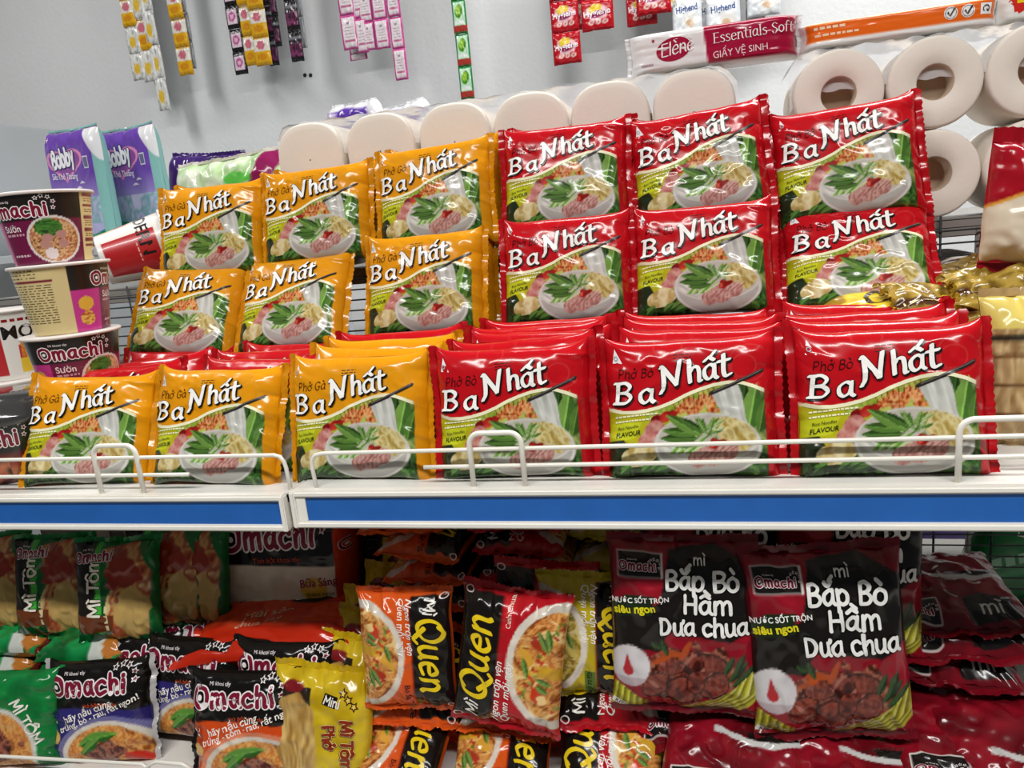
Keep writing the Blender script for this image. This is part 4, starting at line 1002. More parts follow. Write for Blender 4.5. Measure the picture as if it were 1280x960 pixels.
def s_pink(X, Y):
    P = Paint(X, Y, '#c84a94'); P.poly([(.14, .06), (.9, .06), (.9, .93), (.14, .93)], '#e2d6dc'); P.put((Y > .22) & (Y < .27) & (X > .2) & (X < .85), '#a83a6a'); P.ell(.5, .76, .1, .035, '#8a8090'); return P.c
def s_green(X, Y):
    P = Paint(X, Y, '#1d7a3a'); P.poly([(.12, .1), (.92, .1), (.92, .95), (.12, .95)], '#b9ddc0'); P.ell(.5, .66, .28, .2, '#4a8a20', 20); P.ell(.46, .7, .2, .14, '#8fbf3a', 20); P.put((Y < .24) & (Y > .05), '#a83a30'); P.put((Y < .4) & (Y > .28) & (X > .2) & (X < .85), '#dfe6e2'); return P.c
def s_red(X, Y):
    P = Paint(X, Y, '#b0121f'); P.ell(.5, .55, .34, .26, '#d8a8b0', 0, .2); P.ell(.45, .68, .2, .14, '#e0c030', 20, .2); P.ell(.5, .5, .28, .1, '#8a1a50', 8)
    for x in (.3, .52, .74): P.ell(x, .26, .09, .08, '#e6d2cc', 0, .1); P.ell(x, .26, .04, .04, '#b8504a')
    return P.c
def s_white(X, Y):
    P = Paint(X, Y, '#d2d6db'); P.mott(X > -9, ['#c4c8ce', '#e2e5e8', '#d2d6db'], 4, 3); P.ell(.62, .36, .26, .2, '#dcdad6', 0, .15); P.ell(.6, .34, .12, .1, '#c8a888', 0, .3); P.put(Y > .9, '#e6e8ea'); return P.c
S_ART = {'yellow': (s_yellow, None), 'silver': (s_silver, None), 'grey': (s_grey, None), 'blackpink': (s_bp, None), 'black': (s_black, None), 'pink': (s_pink, None), 'green': (s_green, None), 'red': (s_red, 'Hygiene'), 'white': (s_white, 'Highend')}
S_MESH = {}
def sachet_parts(kind, w, h):
    k = (kind, round(w, 3), round(h, 3))
    if k in S_MESH: return S_MESH[k]
    pk = Pack(w, h, .012, 'z', 60 + len(S_MESH), lump=.0012, crease=.0012, ear=.0, fin=.002, pexp=6, qexp=8); art, txt = S_ART[kind]
    me = pk.meshes(26, 34, art, '#b8b8b8', 'sachet'); dm = None
    d = Decal()
    if txt: d.text(txt, .5, .47 if kind == 'red' else .62, .26 if kind == 'red' else .22, 4, '#f0e8ee' if kind == 'red' else '#2a4a8a', 1, .02, center=True)
    elif kind in ('pink', 'white'): 
        for i in range(4): d.greek(.28, .62 - i * .09, .78, .02, '#a89aa4', 1, 0, i, .1)
    if d.n:
        dm = []
        for o in d.build('lettering', pk.surf((0, 1, 0, 1), 1.0), PRINT_INK): dm.append(o.data); bpy.data.objects.remove(o)
    S_MESH[k] = (me, dm); return S_MESH[k]
YS = 2.2
HOOK = plain('hook_steel', '#9a9a9a', .3, metal=.8)
def strip(kinds, px, py, wpx, hpx, label, lean=0.0, group=None, Y=YS, turn=0):
    """a strip of joined sachets; (px, py) is the middle of its lower end, hpx one sachet's height in the picture"""
    b = at(px, py, Y); w = abs(at(px + wpx / 2, py, Y)[0] - at(px - wpx / 2, py, Y)[0]); h = abs(at(px, py - hpx, Y)[2] - b[2])
    ztop = at(px, -70, Y)[2]; n = max(1, int(math.ceil((ztop - b[2]) / h)))
    t = thing('sachet_strip', label, 'sachet strip', (b[0], Y, b[2]), (0, lean, turn), group)
    for i in range(n):
        me, dm = sachet_parts(kinds[i % len(kinds)], w, h)
        o = link('sachet', me, PRINT, t); o.location = (0, .002 * math.sin(i * 2.1), i * h)
        for q_ in dm or []: link('lettering', q_, PRINT_INK, o)
    hk = tube_mesh('hanging_hook', [[(0, 0, n * h - .01), (0, 0, n * h + .012), (0, .03, n * h + .02), (0, 2.3 - Y, n * h + .02)]], .0018, HOOK, t, 6)
    return t
G = 'sachet strips hanging on the wall'
for a in [
    (['silver', 'silver', 'yellow'], 176, 100, 17, 34, 'silver and yellow sachet strip, leftmost on the wall', 4),
    (['silver'], 207, 138, 14, 42, 'plain silver sachet strip reaching lowest at the left end', 5),
    (['silver', 'yellow'], 190, 102, 17, 40, 'silver and yellow sachet strip in front of the plain silver strip', 4),
    (['grey'], 200, 112, 10, 44, 'dull grey sachet strip turned edge-on between the silver strips', 5),
    (['yellow'], 234, 94, 18, 36, 'yellow sachet strip with pink pictures hanging alone, second group from the left', 3),
    (['grey'], 242, 86, 8, 36, 'grey sachet strip edge-on behind the lone yellow strip', 3),
    (['blackpink'], 303, 93, 16, 29, 'black and pink sachet strip at the left of the yellow pair', 3),
    (['yellow'], 316, 82, 15, 38, 'narrow yellow sachet strip beside the black and pink strip', 2),
    (['yellow'], 331, 82, 20, 36, 'wide yellow sachet strip in front of the black strips', 2),
    (['black'], 344, 82, 12, 38, 'black sachet strip partly behind the wide yellow strip', 2),
    (['black'], 349, 58, 8, 38, 'short black sachet strip edge-on right of the wide yellow strip', 2),
    (['black'], 373, 77, 16, 40, 'black sachet strip hanging alone near the screw holes', 2),
    (['grey'], 381, 60, 7, 40, 'grey sachet strip edge-on behind the lone black strip', 2),
    (['pink'], 449, 75, 22, 8, 'pink and white sachet strip lowest at the back of the pink group', 2),
    (['pink'], 440, 62, 20, 44, 'pink and white sachet strip leftmost of the pink group', 2),
    (['pink'], 455, 66, 14, 44, 'pink and white sachet strip second from the left of the pink group', 2),
    (['pink'], 463, 63, 17, 36, 'pink and white sachet strip in the middle of the pink group', 2),
    (['pink'], 480, 61, 18, 38, 'pink and white sachet strip right of the middle of the pink group', 2),
    (['pink'], 503, 100, 16, 40, 'pink and white sachet strip reaching lowest at the right of the pink group', 2),
    (['green'], 585, 124, 17, 41, 'green lime sachet strip hanging alone in the middle of the wall', 1),
    (['red'], 710, 80, 35, 40, 'red garlic sachet strip reaching lowest, left one of the red group', 1),
    (['red'], 748, 38, 40, 40, 'red garlic sachet strip to the right in the left red group', 1),
    (['red'], 733, 36, 24, 40, 'red garlic sachet strip half hidden between the two left red strips', 1),
    (['red'], 803, 32, 38, 40, 'red garlic sachet strip behind in the right red group', 0),
    (['red'], 818, 18, 44, 40, 'red garlic sachet strip in front in the right red group', 0),
    (['silver'], 840, 12, 14, 40, 'silver sachet strip beside the right red group', 0),
    (['white'], 860, 47, 37, 52, 'white sachet strip leftmost of the white group', 0),
    (['white'], 905, 46, 42, 52, 'white sachet strip in the middle of the white group', 0),
    (['white'], 888, 49, 24, 52, 'white sachet strip hidden behind the middle white strip', 0),
    (['white'], 955, 20, 42, 40, 'white sachet strip rightmost of the white group', 0),
    (['grey'], 945, 40, 24, 40, 'dark grey sachet strip behind the rightmost white strip', 0)]:
    i_ = a[5]; Yv = YS + (.03 if ('behind' in i_ or 'back' in i_ or 'edge-on' in i_ or 'between' in i_) else 0.0) + (.0001 * a[1] % .008)
    strip(a[0], a[1], a[2], a[3], a[4], a[5], 0, G, Yv)

# ------------------------------------------------------------------ lower shelf: film packets of several kinds
def food(P, mask, kind, seed=0):
    pal = {'noodle': ['#8a4a1c', '#c8803a', '#e0b068', '#b8632a', '#d89a50'], 'beef': ['#2e100c', '#5a2018', '#8a4434', '#a8705a', '#42180f'], 'green': ['#1c3a14', '#3a6a28', '#6a9a44'], 'pickle': ['#6a6a14', '#a8a428', '#cfc85a', '#8a8a1e'],
           'yellow': ['#7a6a1c', '#b89a3a', '#d8c070', '#a08230']}[kind]
    P.mott(mask, pal, 16, seed, 1.5, 25)
def quen_art(col):
    base, bowl = {'red': ('#b01420', 'noodle'), 'orange': ('#d8561a', 'noodle'), 'yellow': ('#b8a41c', 'yellow')}[col]
    def art(X, Y):
        P = Paint(X, Y, base); P.put(Y > .60, '#15110f'); P.put((Y > .585) & (Y < .60), '#7a1a10'); P.put(Y > .99, base); P.put((X < .03) | (X > 1.27), base)
        d = P.ellm(.68, .05, .6, .46); P.put(d < 1, '#dcd3c6'); P.put((d < 1) & (Y < .2), '#c8bfb2'); ins = d < .86; food(P, ins, bowl, 3)
        for i, (x, y, rx, ry) in enumerate(((.45, .2, .12, .06), (.7, .3, .14, .05), (.9, .2, .12, .07), (.62, .1, .14, .06))): P.ell(x, y, rx, ry, ['#c8381c', '#d8a03a', '#a8301c', '#c89a2a'][i] if col != 'yellow' else ['#a8923a', '#c8b45a', '#8a7a2a', '#b8a24a'][i], i * 30, .3, i, ins)
        st = vn((X + .3 * vn(X * 6, Y * 6, 4)) * 34, (Y - X * .4) * 9, 8); P.put(ins & (st > .72), '#ecc98a' if col != 'yellow' else '#d8c88a'); P.put(ins & (st < .2), '#8a4318' if col != 'yellow' else '#7a6a24')
        for i in range(34):
            x_, y_ = .25 + .86 * ((i * .618) % 1), .02 + .38 * ((i * .377 + .1) % 1); P.ell(x_, y_, .02 + .02 * ((i * .29) % 1), .012, ['#c8381c', '#5a7a2c', '#e0b24a', '#8a9a48', '#a82a16'][i % 5] if col != 'yellow' else ['#8a8a34', '#5a7a2c', '#d8c46a'][i % 3], i * 47, .2, i, ins)
        for i, (x1, y1, x2, y2) in enumerate(((.8, .12, 1.02, .24), (.84, .1, 1.05, .16), (.55, .3, .75, .36), (.42, .1, .5, .22), (.5, .08, .56, .22))):
            P.leaf(x1, y1, x2, y2, .03, '#3f5f26', '#6f8f44')
        P.put((X > .98) & (X < 1.27) & (Y < .58) & (Y > .47), {'red': '#c01c24', 'orange': '#c8481c', 'yellow': '#4a6a1e'}[col]); return P.c
    return art
def quen_decal(col):
    d = Decal(); d.stroke_text('Quen', .24, .68, .34, 0, '#e8c81c', .075, 4, nib=(40, .04), shear=.2, track=.05, outline=('#3a2c08', .02)); d.stroke_text('Mì', .06, .74, .17, 0, '#f0ece4', .05, 3, shear=.2)
    d.text('Ngon trơn vẹn', .05, .545, .1, 0, '#f4f0ea', 3, .01, .25); d.text('Quen mỗi ngày', .05, .455, .1, 0, '#f4f0ea', 3, .01, .25)
    d.text({'red': 'Canh Chua Tôm', 'orange': 'Bò Sa Tế', 'yellow': 'Gà Lá Chanh'}[col], .99, .5, .065 if col != 'orange' else .08, 0, '#f4e4d4' if col == 'red' else '#2a1408', 3, .006)
    for x in (.0, 1.22): d.disc(x + .04, .93, .03, .045, '#e8d8d4', 3, inner=.7)
    return d
def rot_build(name, label, cat, W, H, T, seed, art, decal, aw, turn, back, fincol, nx, ny, **kw):
    """a packet whose print lies sideways: turn=+1 reads upwards, -1 reads downwards, 0 upright"""
    pk = Pack(W, H, T, 'x' if kw.pop('sealx', False) else 'z', seed, **kw); root = thing(name, label, cat)
    if turn > 0: fa = lambda x, y: art(y * aw, 1 - x); fs = lambda X, Y: (1 - Y, X / aw)
    elif turn < 0: fa = lambda x, y: art((1 - y) * aw, x); fs = lambda X, Y: (Y, 1 - X / aw)
    else: fa = lambda x, y: art(x * aw, y); fs = lambda X, Y: (X / aw, Y)
    link('wrapper', pk.meshes(nx, ny, fa, back), PRINT, root)
    for sg in (-1, 1): link('end_seal', pk.fin_mesh(sg, fincol), PRINT, root)
    sf = pk.surf((0, 1, 0, 1), 1.0)
    if decal and decal.n: decal.build('lettering', lambda X, Y: sf(*fs(np.asarray(X), np.asarray(Y))), PRINT_INK, root)
    return [root, False]
QP = {}
for col, turn in (('red', 1), ('orange', -1), ('yellow', -1)):
    b = {'red': '#b01420', 'orange': '#d8561a', 'yellow': '#b8a41c'}[col]
    for v in (0, 1):
        QP[col, v] = rot_build('noodle_packet', 'x', 'noodle packet', .104, .128, .034, 70 + v * 5 + len(QP), quen_art(col), quen_decal(col), 1.3, turn, b, b, 84, 100, lump=.002, crease=.0026, ear=.004, fin=.006)
# spicy beef and pickle packets
def bap_art(X, Y):
    P = Paint(X, Y, '#7d0f1e'); P.mott(X > -9, ['#6e0c19', '#981426', '#82101e'], 3, 2)
    P.poly([(.36, .97), (.62, 1.0), (.86, .86), (.86, .52), (.7, .44), (.3, .5), (.0, .34), (.0, .54), (.3, .66), (.33, .8)], '#171312')
    P.poly([(.0, .40), (.0, .56), (.2, .6), (.34, .5), (.3, .36)], '#1a1614'); P.put((X < .03) & (Y > .6), '#5a0a14')
    mk = (P.ellm(.40, .22, .27, .17, 0, .3, 4) < 1) | (P.ellm(.56, .26, .2, .15, 0, .3, 6) < 1); food(P, mk, 'beef', 5)
    for i, (x, y, rx, ry, r) in enumerate(((.26, .16, .1, .07, 50), (.36, .29, .11, .06, 15), (.4, .13, .09, .08, -30), (.55, .29, .11, .08, 10), (.6, .17, .1, .07, 40), (.5, .2, .07, .05, 80), (.47, .33, .08, .05, -20))):
        e = P.ellm(x, y, rx, ry, r, .22, i); P.put(e < 1.06, '#1e0a08'); P.mott(e < .96, ['#3a120e', '#6e2c22', '#8f4a3a', '#5a2019', '#a4685a'], 11, i + 3, 2.2, r); 
    for i, (x, y) in enumerate(((.36, .36), (.3, .32), (.44, .38))): P.ell(x, y, .07, .018, '#a84a22', 30 * i, .2)
    for i, (x1, y1, x2, y2) in enumerate(((.34, .34, .3, .44), (.3, .38, .24, .42), (.68, .2, .8, .32), (.7, .18, .84, .26), (.66, .24, .72, .36), (.72, .24, .78, .37), (.74, .2, .85, .3))): P.leaf(x1, y1, x2, y2, .022, '#1c2e18', '#33492a')
    d = P.ellm(.11, .27, .12, .13); P.put(d < 1, '#d2cdd0'); P.put((d < 1) & (Y < .2), '#b8a8ae'); P.ell(.1, .245, .032, .035, '#b0202a'); P.poly([(.095, .345), (.128, .25), (.072, .25)], '#b0202a')
    P.put((X > .05) & (X < .32) & (Y > .80) & (Y < .95), '#e8e4de'); P.put((X > .058) & (X < .312) & (Y > .807) & (Y < .943), '#171312'); P.poly([(.005, .63), (.005, .565), (.25, .585), (.27, .70), (.1, .70)], '#1d2a17')
    for i in range(26): P.line([(.40 + .012 * i, .0), (.50 + .016 * i, .04 + .004 * i), (.62 + .012 * i, .075 + .010 * i)], .011, ['#8f8c1e', '#bdb63e', '#d6cf74', '#6f6c14'][i % 4])
    for i in range(16): P.line([(.0 + .014 * i, .0), (.02 + .012 * i, .15 - .007 * i)], .010, ['#8f8c1e', '#c9c24a', '#6a6814'][i % 3])
    return P.c
def bap_decal():
    d = Decal(); omachi_logo(d, .066, .845, .062, 0, 5)
    d.text('NƯỚC SỐT TRỘN', .015, .645, .042, 4, '#f0f0ec', 3, .02); d.text('siêu ngon', .03, .585, .064, 6, '#d9cf1e', 4, .035); pass
    kw = dict(col='#ecebe8', w=.066, layer=5, outline=('#171312', .022))
    d.stroke_text('mì', .50, .885, .075, 2, **{**kw, 'w': .05}); d.stroke_text('Bắp Bò', .33, .745, .15, -1, sx=1.0, **kw); d.stroke_text('Hầm', .43, .605, .145, 0, sx=1.1, **kw); d.stroke_text('Dưa chua', .29, .475, .135, 1, sx=1.0, **kw)
    d.rect(.0, .02, .09, .055, '#e8e4de', 1, rot=-18); d.text('KPN', .02, .022, .036, -18, '#1a1612', 2); return d
BP = {v: rot_build('noodle_packet', 'x', 'noodle packet', .140, .165, .040, 90 + v * 7, bap_art, bap_decal(), .86, 0, '#6a0b18', '#6a0b18', 100, 118, lump=.003, crease=.0032, ear=.004, fin=.008) for v in (0, 1)}
def bt_art(X, Y):
    P = Paint(X, Y, '#720d1a'); P.mott(X > -9, ['#5e0a15', '#8a1222', '#760e1b'], 4, 5)
    P.put((X > .06) & (X < .36) & (Y > .03) & (Y < .24), '#e0dcd6'); P.put((X > .067) & (X < .353) & (Y > .04) & (Y < .23), '#171312')
    P.poly([(.52, .03), (.5, .22), (.62, .28), (.76, .24), (.8, .05)], '#171312'); w = .5 + .06 * np.sin(X * 8); P.put((Y > w) & (Y < w + .05) & (X > .3), '#c4c2c0'); P.put((Y > w + .05) & (Y < w + .11) & (X > .5), '#171312'); return P.c
d = Decal(); omachi_logo(d, .078, .09, .068, 0, 5); d.stroke_text('mì', .58, .09, .14, 0, '#c9c7c4', .05, 3); d.text('NƯỚC SỐT TRỘN', .42, .53, .04, 4, '#2a2420', 3, .01)
BT = {v: rot_build('noodle_packet', 'x', 'noodle packet', .140, .125, .034, 97 + v * 5, bt_art, d, .86, 0, '#5e0a15', '#720d1a', 130, 116, lump=.003, crease=.0036, ear=.005, fin=.009) for v in (0, 1)}
def om_art(col):
    base = {'orange': '#d14a16', 'purple': '#2f2a6e'}[col]
    def art(X, Y):
        P = Paint(X, Y, base); P.put(Y > .55 + .03 * np.sin(X * 4), '#141110'); P.put((Y < .55) & (X < .16), np.array(C3(base)) * .8)
        d = P.ellm(.66, .10, .5, .34, 6); P.put((d < 1.12) & (Y < .5), np.array(C3(base)) * .7 + .3); P.put(d < 1, '#d6cec2'); ins = d < .88; food(P, ins, 'noodle', 4); P.ell(.6, .14, .2, .1, '#5a2c22', 10, .3, 3, ins); food(P, (P.ellm(.64, .12, .2, .1, 10, .3, 3) < 1) & ins, 'beef', 8)
        for x1, y1, x2, y2 in ((.36, .2, .66, .34), (.45, .26, .8, .32), (.4, .12, .6, .28)): P.leaf(x1, y1, x2, y2, .05, '#2a5a1e', '#5a8f38')
        P.ell(.95, .06, .12, .06, '#c02a1a', 0, .2, 3, ins); P.ell(.08, .28, .07, .06, '#d8b060', 0, .2); return P.c
    return art
def om_decal(col):
    d = Decal(); omachi_logo(d, .07, .70, .235, 1, 4); d.text('hãy nấu cùng', .24, .43, .1, 17, '#f2ece4', 3, .012); d.text({'orange': 'trứng - tôm - rau, rất ngon!', 'purple': 'trứng, bò - rau, rất ngon!'}[col], .17, .33, .088, 19, '#f2ece4', 3, .012)
    d.text('tinh bột khoai tây', .45, .585, .05, 0, '#d0502a', 3); d.greek(.02, .47, .14, .03, '#f2ece4', 3, 0, 3, .05); d.greek(.02, .42, .13, .025, '#f2ece4', 3, 0, 5, .05); return d
OP = {}
for c in ('orange', 'purple'):
    b = {'orange': '#d14a16', 'purple': '#c9c6cc'}[c]
    for v in (0, 1): OP[c, v] = rot_build('noodle_packet', 'x', 'noodle packet', .130, .122, .038, 110 + len(OP) * 3, om_art(c), om_decal(c), 1.08, 0, '#141110', '#b8b4b4' if c == 'purple' else '#141110', 90, 84, sealx=True, lump=.003, crease=.003, ear=.005, fin=.007)
def green_art(X, Y):
    P = Paint(X, Y, '#0f5a2a'); P.mott(X > -9, ['#0a4420', '#12662f', '#0f5a2a'], 3, 3); P.put((X < .3) & (Y > .3), '#1a1612'); P.put((X > .28) & (X < .36) & (Y > .1), '#3fae3a')
    mk = P.inpoly([(.4, .95), (.75, 1.0), (.95, .7), (.9, .1), (.45, .02), (.4, .4), (.5, .6)]); P.mott(mk, ['#6a2418', '#a8502e', '#c8a060', '#8a3a24', '#d8bc80'], 7, 4)
    P.ell(.72, .3, .2, .26, '#b8995a', 20, .25, 5); P.ell(.62, .72, .2, .16, '#8a2c1c', 0, .3, 6); P.put((Y < .3) & (X < .5) & (Y > .12), '#6a3418'); return P.c
d = Decal(); d.stroke_text('Mì Tôm', .34, .28, .2, 90, '#e8e2d2', .06, 3, outline=('#1a1612', .03)); d.greek(.43, .14, .7, .04, '#d8c89a', 2, 90, 3, .07); omachi_logo(d, .06, .82, .12, 3, 3, '#1a1612', False)
GP = {v: rot_build('noodle_packet', 'x', 'noodle packet', .104, .128, .034, 130 + v * 3, green_art, d, 1.0, 0, '#0f5a2a', '#117a38', 70, 80, lump=.003, crease=.0036, ear=.005, fin=.007) for v in (0, 1)}
def green2(X, Y):
    P = Paint(X, Y, '#0f6a30'); P.mott(X > -9, ['#0b4f24', '#14803c', '#0f6a30'], 3, 3); dd = P.ellm(.3, .2, .5, .5); P.put(dd < 1, '#d0d0c8'); food(P, dd < .9, 'noodle', 2); food(P, (P.ellm(.28, .25, .3, .2, 0, .3, 3) < 1), 'beef', 3); return P.c
d = Decal(); d.stroke_text('MÌ TÔM', .55, .72, .16, -62, '#eeeae0', .06, 3)
GP['b'] = rot_build('noodle_packet', 'x', 'noodle packet', .12, .118, .036, 137, green2, d, 1.0, 0, '#0f5a2a', '#117a38', 70, 70, sealx=True, lump=.003, crease=.0036, ear=.005, fin=.007)
def mini_art(X, Y):
    P = Paint(X, Y, '#c9a916'); P.mott(X > -9, ['#b8980f', '#d9bc2a', '#c9a916'], 4, 2); P.put((X > .12) & (X < .42) & (Y > .68) & (Y < .86), '#2a2018')
    mk = P.inpoly([(.08, .74), (.3, .82), (.46, .66), (.5, .3), (.48, .0), (.08, .0)]); st = vn(X * 40 + 8 * vn(X * 5, Y * 5, 3), Y * 10, 5)[:, None]; P.put(mk, (C3('#9a7030') * (1 - st) + C3('#e0c07a') * st))
    P.ell(.24, .86, .1, .05, '#7a1a20', 0, .1); return P.c
d = Decal(); d.rect(.54, .74, .68, .84, '#141110', 2, rot=-12); d.stroke_text('Mini', .555, .75, .1, -12, '#f0ece4', .06, 4)
kw = dict(col='#8a2c12', w=.085, layer=5, outline=('#e8d890', .03), shadow=('#3a1c0a', .05, .03, -.03))
d.stroke_text('Mì Tôm', .74, .62, .15, -86, **kw); d.stroke_text('Phở', .57, .56, .14, -86, **kw); d.disc(.92, .14, .07, .07, '#a01c20', 3); d.disc(.92, .14, .06, .06, '#e8d8d0', 4, inner=.9); d.text('OTOKI', .865, .125, .045, 0, '#f0ece4', 5, .01)
for i in range(3): d.star_line(.74 + .06 * i, .84 - .05 * i, .05, '#3a1c0a', '#e8c860', 3, i * 20)
MP = {v: rot_build('noodle_packet', 'x', 'noodle packet', .118, .125, .036, 150 + v * 4, mini_art, d if v == 0 else None, 1.0, 0, '#c9a916', '#c9a916', 80, 84, lump=.003, crease=.0034, ear=.004, fin=.008) for v in (0, 1)}

LZ = -.360
GQ = 'packets on the lower shelf'
def P_(proto, lab, x, y, z, rot, g=GQ, s=None): return put(proto, lab, (x, y, z), rot, g, s)
jr = random.Random(21)
def j(a): return jr.uniform(-a, a)
NTH = ['lowest', 'second lowest', 'third', 'fourth', 'fifth', 'sixth', 'seventh', 'eighth', 'ninth']
# --- left bay: green packets
P_(GP[0], 'green noodle packet standing at the left edge under the shelf', -.845, .745, -.238, (-14, 2, 12))
P_(GP[1], 'green noodle packet half outside the left edge of the picture', -.945, .75, -.238, (-14, -2, 10))
P_(GP[1], 'green noodle packet with strong white glare, second from the left edge', -.735, .735, -.236, (-12, 3, 14))
P_(GP[0], 'dark green noodle packet in the shade right of the glaring green one', -.665, .785, -.24, (-12, 2, 4))
P_(GP[0], 'green noodle packet hidden behind the glaring green one', -.69, .775, -.236, (-12, 0, 10))
def green3(X, Y):
    P = Paint(X, Y, '#0f7a36'); P.mott(X > -9, ['#0b5a28', '#16904a', '#0f7a36'], 4, 3); P.put((X > .62) & (X < .8), '#c8ccc4'); P.ell(.86, .3, .12, .3, '#b8722e', 0, .2); P.put((X > .95), '#5a1c14'); P.put(Y > .6, '#0c5f2a'); return P.c
GP['c'] = rot_build('noodle_packet', 'x', 'noodle packet', .125, .11, .034, 139, green3, None, 1.0, 0, '#0f5a2a', '#117a38', 60, 60, sealx=True, lump=.004, crease=.004, ear=.005, fin=.008)
for k in range(4):
    P_(GP['c'], f'green noodle packet lying flat, {NTH[k]} of the green pile at the left', -.785 + j(.012), .69 + .006 * k, -.346 + .0315 * k, (-82, 0, 8 + j(6)))
    P_(GP['c'], f'green noodle packet lying flat, {NTH[k]} of the green pile at the left edge', -.925 + j(.012), .70 + .006 * k, -.346 + .0315 * k, (-82, 0, 8 + j(6)))
for k in range(3): P_(OP['purple', k % 2], f'black noodle packet lying in the dark behind the purple ones, {["lower", "middle", "upper"][k]} of three', -.685 + .01 * k, .86, -.26 + .030 * k, (-80, 0, 5 - 6 * k))
P_(GP['b'], 'green noodle packet standing upright at the lower left corner', -.845, .652, LZ, (-10, 2, 10))
# black and purple packets
P_(OP['purple', 0], 'purple and black noodle packet with a bowl picture, foremost on the lower left shelf', -.735, .672, LZ, (-14, -1, 8))
P_(OP['purple', 1], 'purple and black noodle packet right behind the foremost one', -.725, .715, LZ + .012, (-15, 2, 6))
P_(OP['purple', 0], 'purple and black noodle packet standing right of the foremost one', -.635, .712, LZ + .012, (-14, 1, -2))
for k in range(3): P_(OP['purple', (k + 1) % 2], f'black noodle packet leaning in the shade, {["nearest", "middle", "farthest"][k]} of three behind the purple ones', -.655 + j(.01), .765 + .042 * k, LZ + .02 + .014 * k, (-17, j(3), j(5)))
# orange packets
P_(OP['orange', 0], 'orange and black noodle packet foremost, left of the yellow mini packet', -.532, .668, LZ, (-13, 0, 4))
P_(OP['orange', 1], 'orange and black noodle packet second behind the foremost orange one', -.505, .712, LZ + .012, (-15, 2, 2))
P_(OP['orange', 0], 'orange and black noodle packet third in line under the orange-red bag', -.535, .744, LZ + .002, (-22, -1, 5))
def bag_art(X, Y):
    P = Paint(X, Y, '#c23a14'); P.put((X > .05) & (X < 1.38) & (Y > .56), '#141110'); P.put((X > .05) & (X < 1.38) & (Y <= .56) & (Y > .04), '#d9cdb8'); P.mott((X > .05) & (X < 1.38) & (Y <= .56) & (Y > .04), ['#cfc2aa', '#e2d8c6', '#d9cdb8'], 4, 2)
    P.ell(1.15, .34, .14, .12, '#d8b03a', 0, .1); P.ell(.2, .1, .2, .06, '#c8b498', 0, .2); P.ell(.8, .12, .2, .06, '#b8a67e', 0, .2); return P.c
d = Decal(); omachi_logo(d, .16, .70, .29, 4, 4); d.text('Tinh bột khoai tây', .5, .585, .07, 3, '#d0502a', 3); d.text('Bữa Sáng', 1.0, .36, .11, 6, '#8a1a4a', 3, .012); d.text('thơm ngon', 1.06, .27, .07, 3, '#6a4a10', 3); omachi_logo(d, 1.44, .7, .12, 10, 3, '#141110', False)
bb = rot_build('noodle_bag', 'x', 'noodle bag', .19, .142, .09, 160, bag_art, d, 1.5, 0, '#c23a14', '#c23a14', 90, 60, lump=.002, crease=.002, ear=-.004, fin=.006, pexp=10, qexp=12)
q = at(338, 757, .81); P_(bb, 'large black and orange noodle multipack standing at the back under the shelf', q[0] + .004, .862, q[2] - .034, (-5, 2, 4))
def redbag2(X, Y):
    P = Paint(X, Y, '#c9321a'); P.mott(X > -9, ['#b0240f', '#d84a22', '#c9321a'], 4, 3); P.poly([(.3, .75), (.75, 1.0), (1.0, 1.0), (.55, .7)], '#d8d0c6'); P.poly([(.8, .7), (1.2, .95), (1.45, .9), (1.1, .62)], '#171312'); P.put(Y < .3, '#b8260f'); return P.c
d = Decal(); d.text('Hải sản', .45, .42, .14, 12, '#e8b89a', 2, .01, .2); d.text('chua cay', .42, .28, .12, 12, '#e8b89a', 2, .01, .2); d.stroke_text('Omachi', .85, .7, .13, 24, '#d8d0c8', .06, 3)
rb2 = rot_build('noodle_bag', 'x', 'noodle bag', .215, .13, .036, 164, redbag2, d, 1.5, 0, '#c9321a', '#c9321a', 80, 60, sealx=True, lump=.004, crease=.004, ear=.006, fin=.01)
P_(rb2, 'orange-red noodle multipack lying on top of the orange packets', -.53, .728, -.246, (-84, -3, 9))
for k in range(2): P_(OP['orange', k], f'black noodle packet lying under the large multipack, {["lower", "upper"][k]} of two', -.53, .80, LZ + .02 + .036 * k, (-86, 0, 3 - 5 * k))
# yellow mini packets
P_(MP[0], 'yellow mini noodle packet foremost, leaning beside the orange one', -.442, .672, LZ, (-15, 5, 2))
for k in range(5): P_(MP[1], f'yellow mini noodle packet {["second", "third", "fourth", "fifth", "sixth"][k]} in line behind the foremost yellow one', -.415 + .006 * k, .716 + .037 * k, LZ + .008 + .013 * k, (-17 + j(3), 3 + j(3), j(6)))
